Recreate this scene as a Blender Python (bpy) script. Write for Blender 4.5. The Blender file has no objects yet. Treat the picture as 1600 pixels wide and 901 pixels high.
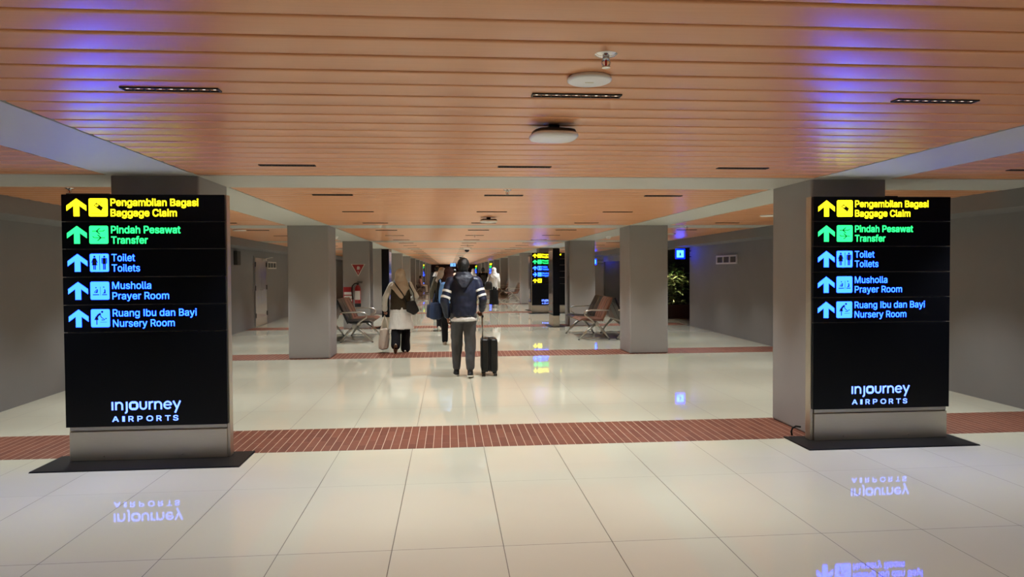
import bpy, bmesh, math, random
import numpy as np
from mathutils import Vector, Matrix, noise as mnoise

random.seed(7)
SC = bpy.context.scene
COL = SC.collection
PI = math.pi

# ------------------------------------------------------------------ camera
F_PX, YAW, PITCH, ROLL, CAM_H = 1123.7, 0.0876, 0.0248, -0.0062, 1.5
cam_data = bpy.data.cameras.new('camera')
cam = bpy.data.objects.new('camera', cam_data)
COL.objects.link(cam)
cam_data.sensor_fit = 'HORIZONTAL'
cam_data.sensor_width = 36.0
cam_data.lens = 36.0 * F_PX / 1600.0
cam_data.clip_start = 0.05
cam_data.clip_end = 300
_fw = Vector((math.sin(YAW) * math.cos(PITCH), math.cos(YAW) * math.cos(PITCH), -math.sin(PITCH)))
_r = Vector((math.cos(YAW), -math.sin(YAW), 0))
_u = _r.cross(_fw)
_r2 = _r * math.cos(ROLL) + _u * math.sin(ROLL)
_u2 = -_r * math.sin(ROLL) + _u * math.cos(ROLL)
_m = Matrix((_r2, _u2, -_fw)).transposed().to_4x4()
_m.translation = Vector((0, 0, CAM_H))
cam.matrix_world = _m
SC.camera = cam

# ------------------------------------------------------------------ world, exposure, light strengths
w = bpy.data.worlds.new('world')
SC.world = w
w.use_nodes = True
w.node_tree.nodes['Background'].inputs[0].default_value = (1.0, 0.93, 0.84, 1)
w.node_tree.nodes['Background'].inputs[1].default_value = 0.25
SC.view_settings.view_transform = 'Standard'
SC.view_settings.look = 'None'
SC.view_settings.exposure = 0.0
SC.view_settings.gamma = 1.0
SC.view_settings.use_curve_mapping = False
SLOT_W = 131.0             # each slot downlight
SLOT_COL = (0.97, 1.02, 1.01)
SIGN_GAIN = 1.0

# ------------------------------------------------------------------ helpers
def lin(c):
    def f(v):
        v /= 255.0
        return v / 12.92 if v <= 0.04045 else ((v + 0.055) / 1.055) ** 2.4
    return (f(c[0]), f(c[1]), f(c[2]), 1.0)

MATS = {}
def mat(name, rgb=(128, 128, 128), rough=0.5, metal=0.0, spec=0.5, bump=0.0, bscale=60.0, var=0.0, vscale=8.0,
        emit=None, estr=0.0, stretch=None, linear=None):
    if name in MATS:
        return MATS[name]
    m = bpy.data.materials.new(name)
    m.use_nodes = True
    nt = m.node_tree
    b = nt.nodes['Principled BSDF']
    col = linear if linear else lin(rgb)
    b.inputs['Base Color'].default_value = col
    b.inputs['Roughness'].default_value = rough
    b.inputs['Metallic'].default_value = metal
    b.inputs['Specular IOR Level'].default_value = spec
    if emit is not None:
        b.inputs['Emission Color'].default_value = (*emit, 1)
        b.inputs['Emission Strength'].default_value = estr
    tc = None
    if bump or var:
        tc = nt.nodes.new('ShaderNodeTexCoord')
        mp = nt.nodes.new('ShaderNodeMapping')
        nt.links.new(tc.outputs['Object'], mp.inputs['Vector'])
        if stretch:
            mp.inputs['Scale'].default_value = stretch
    if var:
        n = nt.nodes.new('ShaderNodeTexNoise')
        n.inputs['Scale'].default_value = vscale
        n.inputs['Detail'].default_value = 4
        nt.links.new(mp.outputs[0], n.inputs['Vector'])
        mx = nt.nodes.new('ShaderNodeMix')
        mx.data_type = 'RGBA'
        mx.inputs[6].default_value = tuple(c * (1 - var) for c in col[:3]) + (1,)
        mx.inputs[7].default_value = tuple(min(1, c * (1 + var)) for c in col[:3]) + (1,)
        nt.links.new(n.outputs[0], mx.inputs[0])
        nt.links.new(mx.outputs[2], b.inputs['Base Color'])
    if bump:
        n2 = nt.nodes.new('ShaderNodeTexNoise')
        n2.inputs['Scale'].default_value = bscale
        n2.inputs['Detail'].default_value = 3
        nt.links.new(mp.outputs[0], n2.inputs['Vector'])
        bp = nt.nodes.new('ShaderNodeBump')
        bp.inputs['Strength'].default_value = bump
        bp.inputs['Distance'].default_value = 0.01
        nt.links.new(n2.outputs[0], bp.inputs['Height'])
        nt.links.new(bp.outputs[0], b.inputs['Normal'])
    MATS[name] = m
    return m

def tag(o, label=None, cat=None, group=None, kind=None):
    if label: o['label'] = label
    if cat: o['category'] = cat
    if group: o['group'] = group
    if kind: o['kind'] = kind
    return o

def empty(name, loc, label, cat, rz=0.0, group=None):
    o = bpy.data.objects.new(name, None)
    COL.objects.link(o)
    o.empty_display_size = 0.1
    o.location = loc
    o.rotation_euler = (0, 0, rz)
    return tag(o, label, cat, group)

def children(o):
    return [c for c in bpy.data.objects if c.parent == o]

def copy_tree(o, loc=None, rz=None, label=None, group=None, parent=None):
    kids = list(o.children)
    c = o.copy()
    COL.objects.link(c)
    if parent is not None:
        c.parent = parent
    if loc is not None: c.location = loc
    if rz is not None: c.rotation_euler = (0, 0, rz)
    if label: c['label'] = label
    if group: c['group'] = group
    for k in kids:
        copy_tree(k, parent=c)
    return c

class MB:
    """collects geometry for ONE mesh object"""
    def __init__(self):
        self.v, self.f, self.mi = [], [], []
    def add(self, vs, fs, mi=0):
        o = len(self.v)
        self.v += [tuple(p) for p in vs]
        for f in fs:
            self.f.append(tuple(i + o for i in f))
            self.mi.append(mi)
        return self
    def box(self, a, b, mi=0, M=None):
        x0, y0, z0 = a; x1, y1, z1 = b
        vs = [(x0, y0, z0), (x1, y0, z0), (x1, y1, z0), (x0, y1, z0), (x0, y0, z1), (x1, y0, z1), (x1, y1, z1), (x0, y1, z1)]
        if M: vs = [M @ Vector(p) for p in vs]
        return self.add(vs, [(0, 3, 2, 1), (4, 5, 6, 7), (0, 1, 5, 4), (1, 2, 6, 5), (2, 3, 7, 6), (3, 0, 4, 7)], mi)
    def poly(self, pts, y0, y1, mi=0, M=None):
        """flat shape given in (x,z), from y0 (front) to y1 (back)"""
        n = len(pts)
        ar = sum(pts[i][0] * pts[(i + 1) % n][1] - pts[(i + 1) % n][0] * pts[i][1] for i in range(n))
        if ar < 0: pts = pts[::-1]
        vs = [(p[0], y0, p[1]) for p in pts] + [(p[0], y1, p[1]) for p in pts]
        if M: vs = [M @ Vector(p) for p in vs]
        fs = [tuple(range(n)), tuple(range(2 * n - 1, n - 1, -1))]
        fs += [(i, i + n, (i + 1) % n + n, (i + 1) % n) for i in range(n)]
        return self.add(vs, fs, mi)
    def ribbon(self, pts, wd, y0, y1, mi=0, closed=False, M=None):
        """flat stroke of width wd along (x,z) points"""
        n = len(pts)
        L, R = [], []
        for i in range(n):
            if closed:
                a, b = pts[i - 1], pts[(i + 1) % n]
            else:
                a, b = pts[max(0, i - 1)], pts[min(n - 1, i + 1)]
            d = Vector((b[0] - a[0], b[1] - a[1]))
            d.normalize()
            nx, nz = -d.y * wd / 2, d.x * wd / 2
            L.append((pts[i][0] + nx, pts[i][1] + nz)); R.append((pts[i][0] - nx, pts[i][1] - nz))
        m = n if closed else n - 1
        for i in range(m):
            j = (i + 1) % n
            self.poly([R[i], R[j], L[j], L[i]], y0, y1, mi, M)
        return self
    def disc(self, c, r, y0, y1, mi=0, n=20, ry=None, M=None):
        ry = ry or r
        return self.poly([(c[0] + r * math.cos(2 * PI * i / n), c[1] + ry * math.sin(2 * PI * i / n)) for i in range(n)], y0, y1, mi, M)
    def tube(self, pts, r, seg=10, mi=0, cap=True):
        pts = [Vector(p) for p in pts]
        n = len(pts)
        rs = r if isinstance(r, (list, tuple)) else [r] * n
        vs = []
        up = Vector((0, 0, 1))
        prev = None
        for i in range(n):
            d = (pts[min(n - 1, i + 1)] - pts[max(0, i - 1)]).normalized()
            if prev is None:
                a = d.cross(up)
                if a.length < 0.05: a = d.cross(Vector((1, 0, 0)))
            else:
                a = prev - d * prev.dot(d)
            a.normalize(); prev = a
            b = d.cross(a)
            for k in range(seg):
                t = 2 * PI * k / seg
                vs.append(pts[i] + (a * math.cos(t) + b * math.sin(t)) * rs[i])
        fs = []
        for i in range(n - 1):
            for k in range(seg):
                k2 = (k + 1) % seg
                fs.append((i * seg + k, i * seg + k2, (i + 1) * seg + k2, (i + 1) * seg + k))
        if cap:
            fs.append(tuple(range(seg - 1, -1, -1)))
            fs.append(tuple((n - 1) * seg + k for k in range(seg)))
        return self.add(vs, fs, mi)
    def lathe(self, prof, c=(0, 0, 0), seg=24, mi=0, M=None):
        """profile of (radius, z) turned about the z axis"""
        vs, fs = [], []
        n = len(prof)
        for (r, z) in prof:
            for k in range(seg):
                t = 2 * PI * k / seg
                vs.append(Vector((c[0] + r * math.cos(t), c[1] + r * math.sin(t), c[2] + z)))
        if M: vs = [M @ p for p in vs]
        for i in range(n - 1):
            for k in range(seg):
                k2 = (k + 1) % seg
                fs.append((i * seg + k, i * seg + k2, (i + 1) * seg + k2, (i + 1) * seg + k))
        fs.append(tuple(range(seg - 1, -1, -1)))
        fs.append(tuple((n - 1) * seg + k for k in range(seg)))
        return self.add(vs, fs, mi)
    def ell(self, c, r, mi=0, seg=16, rings=10, M=None):
        prof = [(max(1e-4, math.sin(PI * i / rings)), -math.cos(PI * i / rings)) for i in range(rings + 1)]
        vs, fs = [], []
        for (a, z) in prof:
            for k in range(seg):
                t = 2 * PI * k / seg
                p = Vector((a * math.cos(t) * r[0], a * math.sin(t) * r[1], z * r[2]))
                if M: p = M @ p
                vs.append(p + Vector(c))
        n = rings + 1
        for i in range(n - 1):
            for k in range(seg):
                k2 = (k + 1) % seg
                fs.append((i * seg + k, i * seg + k2, (i + 1) * seg + k2, (i + 1) * seg + k))
        return self.add(vs, fs, mi)
    def build(self, name, mats, parent=None, smooth=False, bevel=0.0, bseg=2, loc=None, autosmooth=None):
        me = bpy.data.meshes.new(name)
        me.from_pydata(self.v, [], self.f)
        if not isinstance(mats, (list, tuple)): mats = [mats]
        for m in mats: me.materials.append(m)
        me.polygons.foreach_set('material_index', self.mi)
        if smooth:
            me.polygons.foreach_set('use_smooth', [True] * len(me.polygons))
        me.update()
        bm = bmesh.new(); bm.from_mesh(me)
        bmesh.ops.recalc_face_normals(bm, faces=bm.faces)
        bm.to_mesh(me); bm.free()
        if smooth and autosmooth:
            me.set_sharp_from_angle(angle=math.radians(autosmooth))
        o = bpy.data.objects.new(name, me)
        COL.objects.link(o)
        if parent is not None: o.parent = parent
        if loc is not None: o.location = loc
        if bevel:
            md = o.modifiers.new('bevel', 'BEVEL')
            md.width = bevel; md.segments = bseg; md.limit_method = 'ANGLE'; md.angle_limit = math.radians(40)
        return o

def struct(name, mb, mats, **k):
    return tag(mb.build(name, mats, **k), kind='structure')

# sans-serif letter outlines: advance width, points, triangles (thousandths of the capital height)
GLYPHS = {
 'm': {
  'A': (943, '32 0 396 1000 543 1000 910 0 777 0 564 595 543 656 519 732 491 825 456 940 482 940 448 823 418 729 394 654 374 595 167 0 216 279 216 391 727 391 727 279 469 897 303 391 637 391 677 279 264 279', '0 15 16 16 17 0 1 13 12 12 11 1 11 9 1 17 14 13 13 1 17 0 17 1 2 7 6 7 2 8 10 8 2 4 3 19 3 18 19 5 18 6 2 6 18 18 3 2 24 21 16 9 11 20 9 20 10 1 9 10 10 2 1 22 23 19 8 10 20 21 24 22 14 17 21 17 16 21 18 5 22 19 18 22 4 19 23 23 22 24 16 15 24'),
  'B': (897, '118 0 118 1000 474 1000 569 991 646 964 706 923 749 869 774 805 783 735 777 677 760 629 734 591 700 562 661 540 619 524 619 515 667 506 714 483 756 447 791 399 814 340 821 268 813 196 787 131 742 77 677 35 592 9 485 0 245 112 481 112 581 123 648 157 686 207 699 268 692 317 673 361 642 399 601 429 549 447 488 454 245 454 245 561 468 561 520 566 566 582 605 608 635 642 654 683 660 732 649 793 614 843 556 877 472 888 245 888', '0 28 40 1 0 40 40 41 1 41 53 1 39 43 42 28 0 27 27 29 28 39 42 40 41 40 42 52 2 53 1 53 2 38 37 15 14 45 44 50 4 51 3 51 4 29 27 26 26 30 29 43 39 38 38 15 43 15 14 43 14 44 43 51 3 52 2 52 3 31 25 24 24 23 31 32 31 23 23 22 32 33 32 22 22 21 33 21 20 33 34 33 20 20 19 34 35 34 19 19 18 35 11 10 47 10 9 47 48 47 9 9 8 48 8 7 48 49 48 7 7 6 49 30 26 25 25 31 30 35 18 36 18 17 36 17 16 36 37 36 16 15 37 16 45 14 13 46 45 13 13 12 46 12 11 46 11 47 46 49 6 50 6 5 50 4 50 5'),
  'C': (1003, '526 -13 403 2 295 49 205 125 137 227 94 352 79 499 94 647 137 773 205 875 295 951 403 998 526 1013 599 1008 669 991 733 964 790 926 840 879 880 822 910 758 930 685 803 685 788 733 765 776 737 812 702 842 663 866 620 883 574 893 526 896 438 884 361 850 296 793 246 715 214 617 203 499 214 382 246 284 296 207 361 150 439 116 526 104 574 107 620 118 663 135 702 158 737 188 765 225 788 267 803 315 930 315 911 243 881 178 840 122 791 74 734 37 669 9 600 -8', '5 4 37 37 36 5 6 5 36 35 6 36 6 35 34 7 6 34 34 33 7 8 7 33 30 11 31 40 0 41 28 13 12 41 0 42 28 12 29 0 40 1 39 1 40 29 12 30 11 30 12 1 39 2 39 38 2 3 2 38 4 3 38 37 4 38 8 33 32 9 8 32 32 31 9 10 9 31 31 11 10 43 57 56 56 44 43 26 14 27 44 56 55 55 45 44 25 15 26 14 26 15 52 51 48 49 48 51 51 50 49 20 19 21 22 21 19 19 18 22 23 22 18 18 17 23 45 55 54 46 45 54 54 53 46 47 46 53 53 52 47 52 48 47 23 17 24 17 16 24 25 24 16 15 25 16 42 0 57 57 43 42 13 28 27 27 14 13'),
  'I': (591, '61 0 61 112 232 112 232 888 61 888 61 1000 530 1000 530 888 359 888 359 112 530 112 530 0', '1 0 2 3 5 4 9 11 10 7 6 8 2 0 11 11 9 2 3 2 9 9 8 3 8 6 3 5 3 6'),
  'M': (1235, '118 0 118 1000 298 1000 545 368 554 343 565 312 576 278 588 241 600 203 612 165 623 129 632 96 604 96 614 127 625 162 636 200 649 238 661 276 672 311 683 342 693 368 936 1000 1116 1000 1116 0 991 0 991 572 991 605 992 643 992 683 993 725 994 768 995 812 996 856 997 899 1008 899 994 852 978 805 963 758 947 713 933 671 919 633 906 599 896 572 672 0 562 0 335 572 325 598 313 631 299 668 285 710 270 754 254 801 237 850 220 899 234 899 235 860 236 818 237 774 238 731 238 687 239 646 239 607 240 572 240 0 619 143 996 860 235 857', '55 53 66 57 56 1 53 1 56 54 53 55 55 52 54 63 62 0 1 0 62 62 61 1 61 60 1 60 59 1 59 58 1 57 1 58 13 9 12 8 12 9 12 8 44 49 2 50 51 50 2 52 51 2 54 52 2 53 54 2 1 53 2 14 10 11 11 15 14 31 30 22 22 34 31 32 31 34 34 33 65 65 33 35 25 24 23 23 22 25 26 25 22 27 26 22 28 27 22 29 28 22 22 30 29 20 19 42 21 38 37 37 36 21 36 35 21 35 33 21 33 34 21 34 22 21 12 44 43 43 11 12 13 12 11 11 10 13 13 10 64 42 41 20 2 49 48 46 45 3 3 2 48 48 47 3 47 46 3 10 14 64 9 13 64 38 21 39 21 20 39 40 39 20 41 40 20 32 34 65 15 11 43 43 42 18 19 18 42 18 17 43 17 16 43 16 15 43 4 3 45 45 44 5 6 5 44 7 6 44 8 7 44 5 4 45 53 56 66 52 55 66'),
  'N': (1029, '118 0 118 1000 268 1000 674 359 692 331 713 296 736 255 762 210 788 160 813 108 796 105 791 160 788 213 786 263 785 309 784 350 784 383 784 1000 911 1000 911 0 760 0 397 570 373 609 349 650 322 696 291 749 255 812 211 889 234 892 237 820 240 754 243 695 244 645 245 603 246 572 246 0 792 153 236 845', '33 32 1 32 31 1 31 30 1 27 1 30 30 29 27 2 26 25 35 34 0 1 0 34 33 1 34 28 27 37 26 2 28 27 28 2 1 27 2 20 7 6 10 9 36 11 9 12 9 19 12 13 12 19 14 13 19 19 9 20 9 10 20 7 20 10 10 8 7 14 19 15 16 15 19 19 18 16 17 16 18 6 5 20 25 24 2 22 21 3 3 2 22 23 22 2 24 23 2 9 11 36 8 10 36 3 21 20 4 3 20 5 4 20 27 29 37 26 28 37'),
  'O': (1048, '525 -13 403 2 296 49 206 125 137 227 94 352 79 499 94 647 137 773 206 875 296 951 403 998 525 1013 647 998 754 951 844 875 912 773 955 647 969 499 955 352 912 227 844 125 754 49 647 2 525 104 610 115 687 149 752 205 803 283 835 382 846 499 835 618 803 717 752 795 687 851 610 885 525 896 439 885 362 850 297 794 246 716 214 618 203 499 214 382 246 284 297 206 362 150 439 115', '5 4 44 44 43 5 6 5 43 42 6 43 6 42 41 7 6 41 41 40 7 8 7 40 45 2 46 39 38 10 47 1 0 0 24 47 46 2 1 1 47 46 37 11 38 10 38 11 2 45 3 4 3 45 44 4 45 8 40 39 9 8 39 39 10 9 12 36 35 35 13 12 27 26 22 33 14 34 22 26 23 25 23 26 13 35 34 34 14 13 20 19 28 29 28 19 19 18 29 18 30 29 30 18 31 18 17 31 32 31 17 17 16 32 27 22 21 21 20 27 20 28 27 32 16 33 16 15 33 14 33 15 23 25 0 24 0 25 36 12 37 11 37 12'),
  'P': (874, '118 0 118 1000 462 1000 568 990 653 958 719 909 766 845 794 769 803 683 794 598 766 522 719 457 653 407 568 376 462 365 215 365 215 477 457 477 528 483 584 503 626 535 655 577 672 627 677 683 672 740 655 789 626 831 584 862 527 882 456 889 245 889 245 0 245 477 245 365', '15 16 0 1 0 16 15 0 31 16 15 33 16 32 30 1 16 30 18 14 13 13 19 18 27 3 28 2 28 3 15 31 33 14 18 17 28 2 29 30 29 2 1 30 2 20 12 11 21 20 11 11 10 21 10 9 21 22 21 9 9 8 22 8 23 22 23 8 24 8 7 24 25 24 7 7 6 25 6 5 25 26 25 5 4 26 5 19 13 12 12 20 19 26 4 27 3 27 4 14 17 33 17 32 33 32 16 33'),
  'R': (883, '118 0 118 1000 464 1000 569 990 655 960 721 913 767 851 795 777 805 692 795 607 767 534 721 473 654 427 569 398 464 389 189 389 189 501 459 501 530 507 585 524 627 553 656 591 673 637 679 692 673 748 656 796 627 835 585 864 529 882 458 889 245 889 245 0 694 0 452 450 595 450 841 0 245 501 245 389 484 390 615 414', '15 16 0 1 0 16 15 0 31 16 15 37 16 36 30 1 16 30 34 19 18 27 3 28 2 28 3 15 31 37 38 13 33 13 34 33 17 33 18 28 2 29 30 29 2 1 30 2 20 12 11 21 20 11 11 10 21 10 9 21 22 21 9 9 8 22 23 22 8 24 23 8 8 7 24 7 6 24 25 24 6 6 5 25 26 25 5 4 26 5 13 38 32 13 32 39 34 13 39 12 20 34 19 34 20 26 4 27 3 27 4 14 33 37 33 17 36 36 37 33 36 16 37 33 14 38 34 18 33 12 34 39 32 35 39'),
  'S': (878, '440 -17 338 -9 251 18 179 61 126 118 90 188 75 268 205 268 217 216 243 172 280 139 327 115 381 101 440 97 504 102 562 118 610 145 648 181 671 224 679 274 673 317 653 352 622 379 582 402 534 421 481 437 361 470 251 512 169 568 119 641 102 732 113 811 147 880 201 936 270 979 353 1005 446 1013 540 1005 621 978 689 936 741 882 775 817 788 743 663 743 642 810 594 860 526 891 442 901 382 896 329 880 285 855 253 822 233 783 226 738 234 692 257 656 292 627 333 606 376 589 417 577 519 549 565 536 612 518 660 496 705 467 744 432 776 388 796 336 803 272 792 195 760 125 707 66 636 21 546 -8', '4 3 9 9 8 4 5 4 8 8 7 5 6 5 7 30 29 54 54 53 30 31 30 53 53 52 31 32 31 52 50 49 34 12 1 0 0 13 12 58 26 59 1 12 11 26 58 57 48 35 49 34 49 35 1 11 2 11 10 2 3 2 10 9 3 10 26 57 27 57 56 27 28 27 56 56 55 28 29 28 55 54 29 55 32 52 51 33 32 51 51 50 33 50 34 33 73 15 14 60 25 24 15 73 72 72 16 15 23 62 24 62 61 24 60 24 61 45 38 46 37 46 38 71 70 17 18 17 70 70 69 18 19 18 69 69 68 19 68 67 19 20 19 67 67 66 20 21 20 66 66 65 21 64 21 65 42 41 43 16 72 71 71 17 16 21 64 22 64 63 22 23 22 63 62 23 63 43 41 44 41 40 44 40 39 44 45 44 39 38 45 39 73 14 0 13 0 14 59 26 25 25 60 59 46 37 47 37 36 47 48 47 36 35 48 36'),
  'T': (882, '62 888 62 1000 819 1000 819 888 505 888 505 0 379 0 379 888', '1 0 7 3 2 4 7 6 5 5 4 7 4 2 7 1 7 2'),
  'a': (765, '314 -17 247 -10 186 10 134 42 94 88 68 144 60 212 66 270 85 316 114 352 152 380 197 400 246 414 298 424 350 432 411 440 459 446 496 452 521 462 537 477 542 501 542 505 537 547 524 583 502 612 471 633 432 646 385 650 335 646 293 634 259 615 231 591 211 565 197 538 81 572 112 633 154 680 205 715 261 738 321 751 381 756 423 753 470 746 517 731 562 708 602 675 634 630 655 570 662 494 662 0 544 0 544 102 536 102 519 76 495 48 464 23 423 2 374 -12 335 89 397 96 448 115 488 145 518 183 536 226 542 271 542 373 530 365 510 358 484 351 455 346 424 341 394 337 367 333 345 330 303 323 264 312 230 296 203 274 186 244 181 206 185 171 200 142 224 119 255 103 292 93', '4 3 81 81 80 4 5 4 80 80 79 5 6 5 79 79 78 6 7 6 78 8 7 78 78 77 8 9 8 77 10 9 77 35 34 33 33 32 35 84 83 1 72 14 73 57 58 0 13 74 73 73 14 13 84 1 0 0 58 84 12 75 74 74 13 12 29 28 38 28 39 38 1 83 2 83 82 2 3 2 82 81 3 82 10 77 76 11 10 76 76 75 11 75 12 11 35 32 31 36 35 31 31 30 36 37 36 30 30 29 37 29 38 37 15 71 70 26 41 27 40 27 41 16 69 68 68 67 16 67 17 16 59 56 55 60 59 55 55 54 60 15 70 69 69 16 15 25 42 26 41 26 42 51 50 49 21 20 48 48 47 21 62 52 51 63 62 51 51 49 63 64 63 49 49 48 64 48 65 64 19 18 65 65 48 19 48 20 19 21 47 22 47 46 22 23 22 46 46 45 23 60 54 53 61 60 53 53 52 61 52 62 61 17 67 66 66 65 17 65 18 17 23 45 24 45 44 24 25 24 44 44 43 25 42 25 43 56 59 57 58 57 59 14 72 71 71 15 14 27 40 28 39 28 40'),
  'b': (834, '451 -16 389 -10 339 7 300 33 271 61 249 90 232 115 220 115 220 0 103 0 103 1000 223 1000 223 628 232 628 249 652 270 680 299 708 337 733 387 750 450 756 538 744 615 709 679 652 727 575 757 481 767 371 757 261 727 166 679 89 616 32 539 -4 433 92 497 101 549 129 591 172 621 229 639 297 645 372 639 447 621 513 591 569 550 612 497 639 433 648 369 640 317 613 276 572 246 517 228 450 221 372 228 294 246 226 276 170 318 128 370 101', '9 8 7 51 50 7 9 7 50 49 9 50 9 49 48 10 9 48 12 10 48 48 47 12 2 54 3 53 3 54 3 53 4 5 4 53 15 14 45 16 15 45 45 44 16 44 17 16 5 53 6 53 52 6 7 6 52 51 7 52 12 47 46 13 12 46 46 45 13 45 14 13 10 12 11 31 1 0 0 32 31 43 19 18 20 42 41 32 0 30 30 33 32 19 43 42 42 20 19 27 26 35 36 35 26 26 25 36 37 36 25 38 37 25 25 24 38 39 38 24 24 23 39 33 30 29 29 28 33 34 33 28 28 27 34 27 35 34 39 23 40 23 22 40 41 40 22 22 21 41 20 41 21 54 2 1 1 31 54 43 18 44 17 44 18'),
  'd': (834, '384 -16 296 -4 219 32 155 89 107 166 77 261 67 371 77 481 108 575 156 652 220 709 297 744 385 756 448 750 497 733 536 708 565 680 586 652 602 628 611 628 611 1000 731 1000 731 0 615 0 615 115 603 115 586 90 564 61 534 33 496 7 446 -10 402 92 465 101 517 128 559 170 589 226 607 294 613 372 607 450 589 517 559 572 518 613 465 640 402 648 337 639 284 612 243 569 213 513 195 447 189 372 195 297 213 229 243 172 285 129 338 101', '5 4 51 51 50 5 6 5 50 50 49 6 49 48 6 7 6 48 48 47 7 8 7 47 45 11 10 30 31 0 54 0 31 43 12 44 0 54 1 53 1 54 11 45 44 44 12 11 1 53 2 3 2 53 53 52 3 4 3 52 51 4 52 8 47 46 9 8 46 46 45 9 45 10 9 13 42 14 32 29 28 33 32 28 28 27 33 27 26 33 16 15 41 42 41 15 14 42 15 24 23 22 36 35 24 24 22 36 22 37 36 37 22 38 22 21 38 21 19 38 39 38 19 19 21 20 33 26 25 34 33 25 25 24 34 24 35 34 39 19 40 19 18 40 41 40 18 18 17 41 16 41 17 29 32 30 31 30 32 42 13 43 12 43 13'),
  'e': (794, '417 -16 316 -4 230 32 161 90 109 167 78 260 67 367 78 475 109 569 159 647 226 706 308 743 403 756 464 751 522 735 578 709 628 670 670 619 702 554 723 475 730 381 730 333 147 333 147 434 664 434 609 397 603 467 585 528 556 578 516 617 465 641 403 649 341 641 288 616 245 578 214 530 195 474 189 415 189 349 196 273 217 209 251 158 297 121 353 98 417 91 460 94 499 104 532 120 561 143 584 172 601 207 717 179 694 124 659 77 612 38 555 9 490 -10 606 434 191 434 190 333', '6 5 22 22 23 6 7 6 23 5 4 39 22 5 39 38 37 22 23 22 37 25 24 57 7 23 36 8 7 36 36 35 8 35 9 8 42 41 2 34 33 10 0 43 1 31 12 32 11 32 12 42 2 1 1 43 42 32 11 33 10 33 11 2 41 3 41 40 3 4 3 40 39 4 40 9 35 34 34 10 9 56 46 45 46 56 55 55 47 46 15 14 29 30 29 14 13 30 14 20 19 24 18 24 19 52 51 50 21 25 38 21 20 25 20 24 25 24 18 26 27 26 18 18 17 27 47 55 54 48 47 54 54 53 48 49 48 53 53 52 49 52 50 49 27 17 28 17 16 28 29 28 16 15 29 16 56 45 0 45 44 0 43 0 44 37 38 25 30 13 31 12 31 13 22 39 59 38 22 59 36 23 58 24 26 57 23 37 58 37 25 57 37 57 58 21 38 59'),
  'f': (499, '448 746 448 643 13 643 13 746 158 0 158 848 166 907 188 955 222 993 266 1020 316 1036 368 1042 406 1040 437 1036 461 1030 477 1024 447 921 436 924 422 928 405 931 383 932 336 925 303 904 285 870 279 823 279 0 158 643 158 746 279 746 279 643', '26 29 27 9 8 22 29 26 25 24 23 5 6 5 23 7 6 23 23 22 7 22 8 7 11 21 20 19 12 20 11 20 12 17 16 15 15 14 17 17 14 18 14 13 18 19 18 13 12 19 13 9 22 21 10 9 21 21 11 10 27 28 24 4 25 26 3 2 26 27 3 26 24 5 27 1 0 28 29 1 28 28 27 29'),
  'g': (836, '407 -296 330 -291 263 -274 207 -249 162 -216 126 -178 99 -136 199 -80 217 -104 239 -130 267 -154 303 -173 349 -187 407 -191 489 -180 555 -148 598 -92 612 -11 612 134 602 134 585 109 563 82 534 54 496 31 446 15 383 9 298 20 221 52 157 105 108 177 77 268 67 376 77 484 108 577 157 652 221 709 298 744 385 756 448 750 498 733 537 708 566 680 588 652 605 627 615 627 615 746 732 746 732 -17 721 -106 689 -177 637 -230 571 -267 493 -289 403 116 466 124 518 148 559 186 590 238 608 302 614 379 608 454 590 519 560 573 519 614 466 640 403 648 338 639 285 612 243 570 213 516 195 451 189 379 195 305 214 241 244 188 286 149 339 124', '8 7 5 6 5 7 30 29 73 73 72 30 31 30 72 72 71 31 71 70 31 32 31 70 70 69 32 33 32 69 26 75 27 11 1 12 25 53 76 65 37 66 36 66 37 1 11 2 10 2 11 25 76 26 75 26 76 66 36 67 2 10 3 4 3 10 10 9 4 5 4 9 8 5 9 27 75 28 75 74 28 29 28 74 73 29 74 33 69 68 34 33 68 68 67 34 35 34 67 67 36 35 13 0 52 52 14 13 23 54 24 55 22 21 40 63 41 54 23 22 22 55 54 63 40 64 40 39 64 38 64 39 48 47 17 18 17 47 47 46 59 45 44 46 49 48 16 48 17 16 58 57 18 18 47 58 47 59 58 59 46 60 46 44 60 61 60 44 14 52 51 15 14 51 51 50 15 50 49 15 49 16 15 55 21 20 56 55 20 20 19 56 19 18 56 18 57 56 61 44 62 44 43 62 63 62 43 43 42 63 41 63 42 12 1 0 0 13 12 53 25 24 24 54 53 64 38 65 37 65 38'),
  'h': (806, '223 446 223 0 103 0 103 1000 223 1000 223 565 201 565 243 653 299 712 368 745 447 756 518 748 580 724 631 685 670 631 694 560 702 472 702 0 582 0 582 462 571 540 537 598 483 635 413 647 362 641 316 624 278 595 248 556 230 506 223 612', '3 2 6 1 0 2 6 2 0 25 24 8 26 25 7 25 8 7 6 0 28 5 6 28 28 27 5 27 26 5 26 7 5 3 6 4 9 23 10 10 23 22 22 11 10 19 18 17 17 16 19 19 16 20 16 15 20 15 14 20 21 20 14 14 13 21 13 12 21 22 21 12 11 22 12 23 9 24 8 24 9 5 7 29 6 5 29 4 6 29'),
  'i': (328, '103 0 103 746 223 746 223 0 164 870 133 876 106 894 87 919 81 950 87 981 106 1006 133 1024 164 1030 197 1024 224 1006 242 981 248 950 242 919 224 894 197 876', '11 5 4 10 6 5 5 11 10 8 7 6 6 10 8 9 8 10 12 19 13 17 16 18 14 18 16 16 15 14 13 19 18 18 14 13 1 0 3 3 2 1 19 12 4 11 4 12'),
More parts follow.
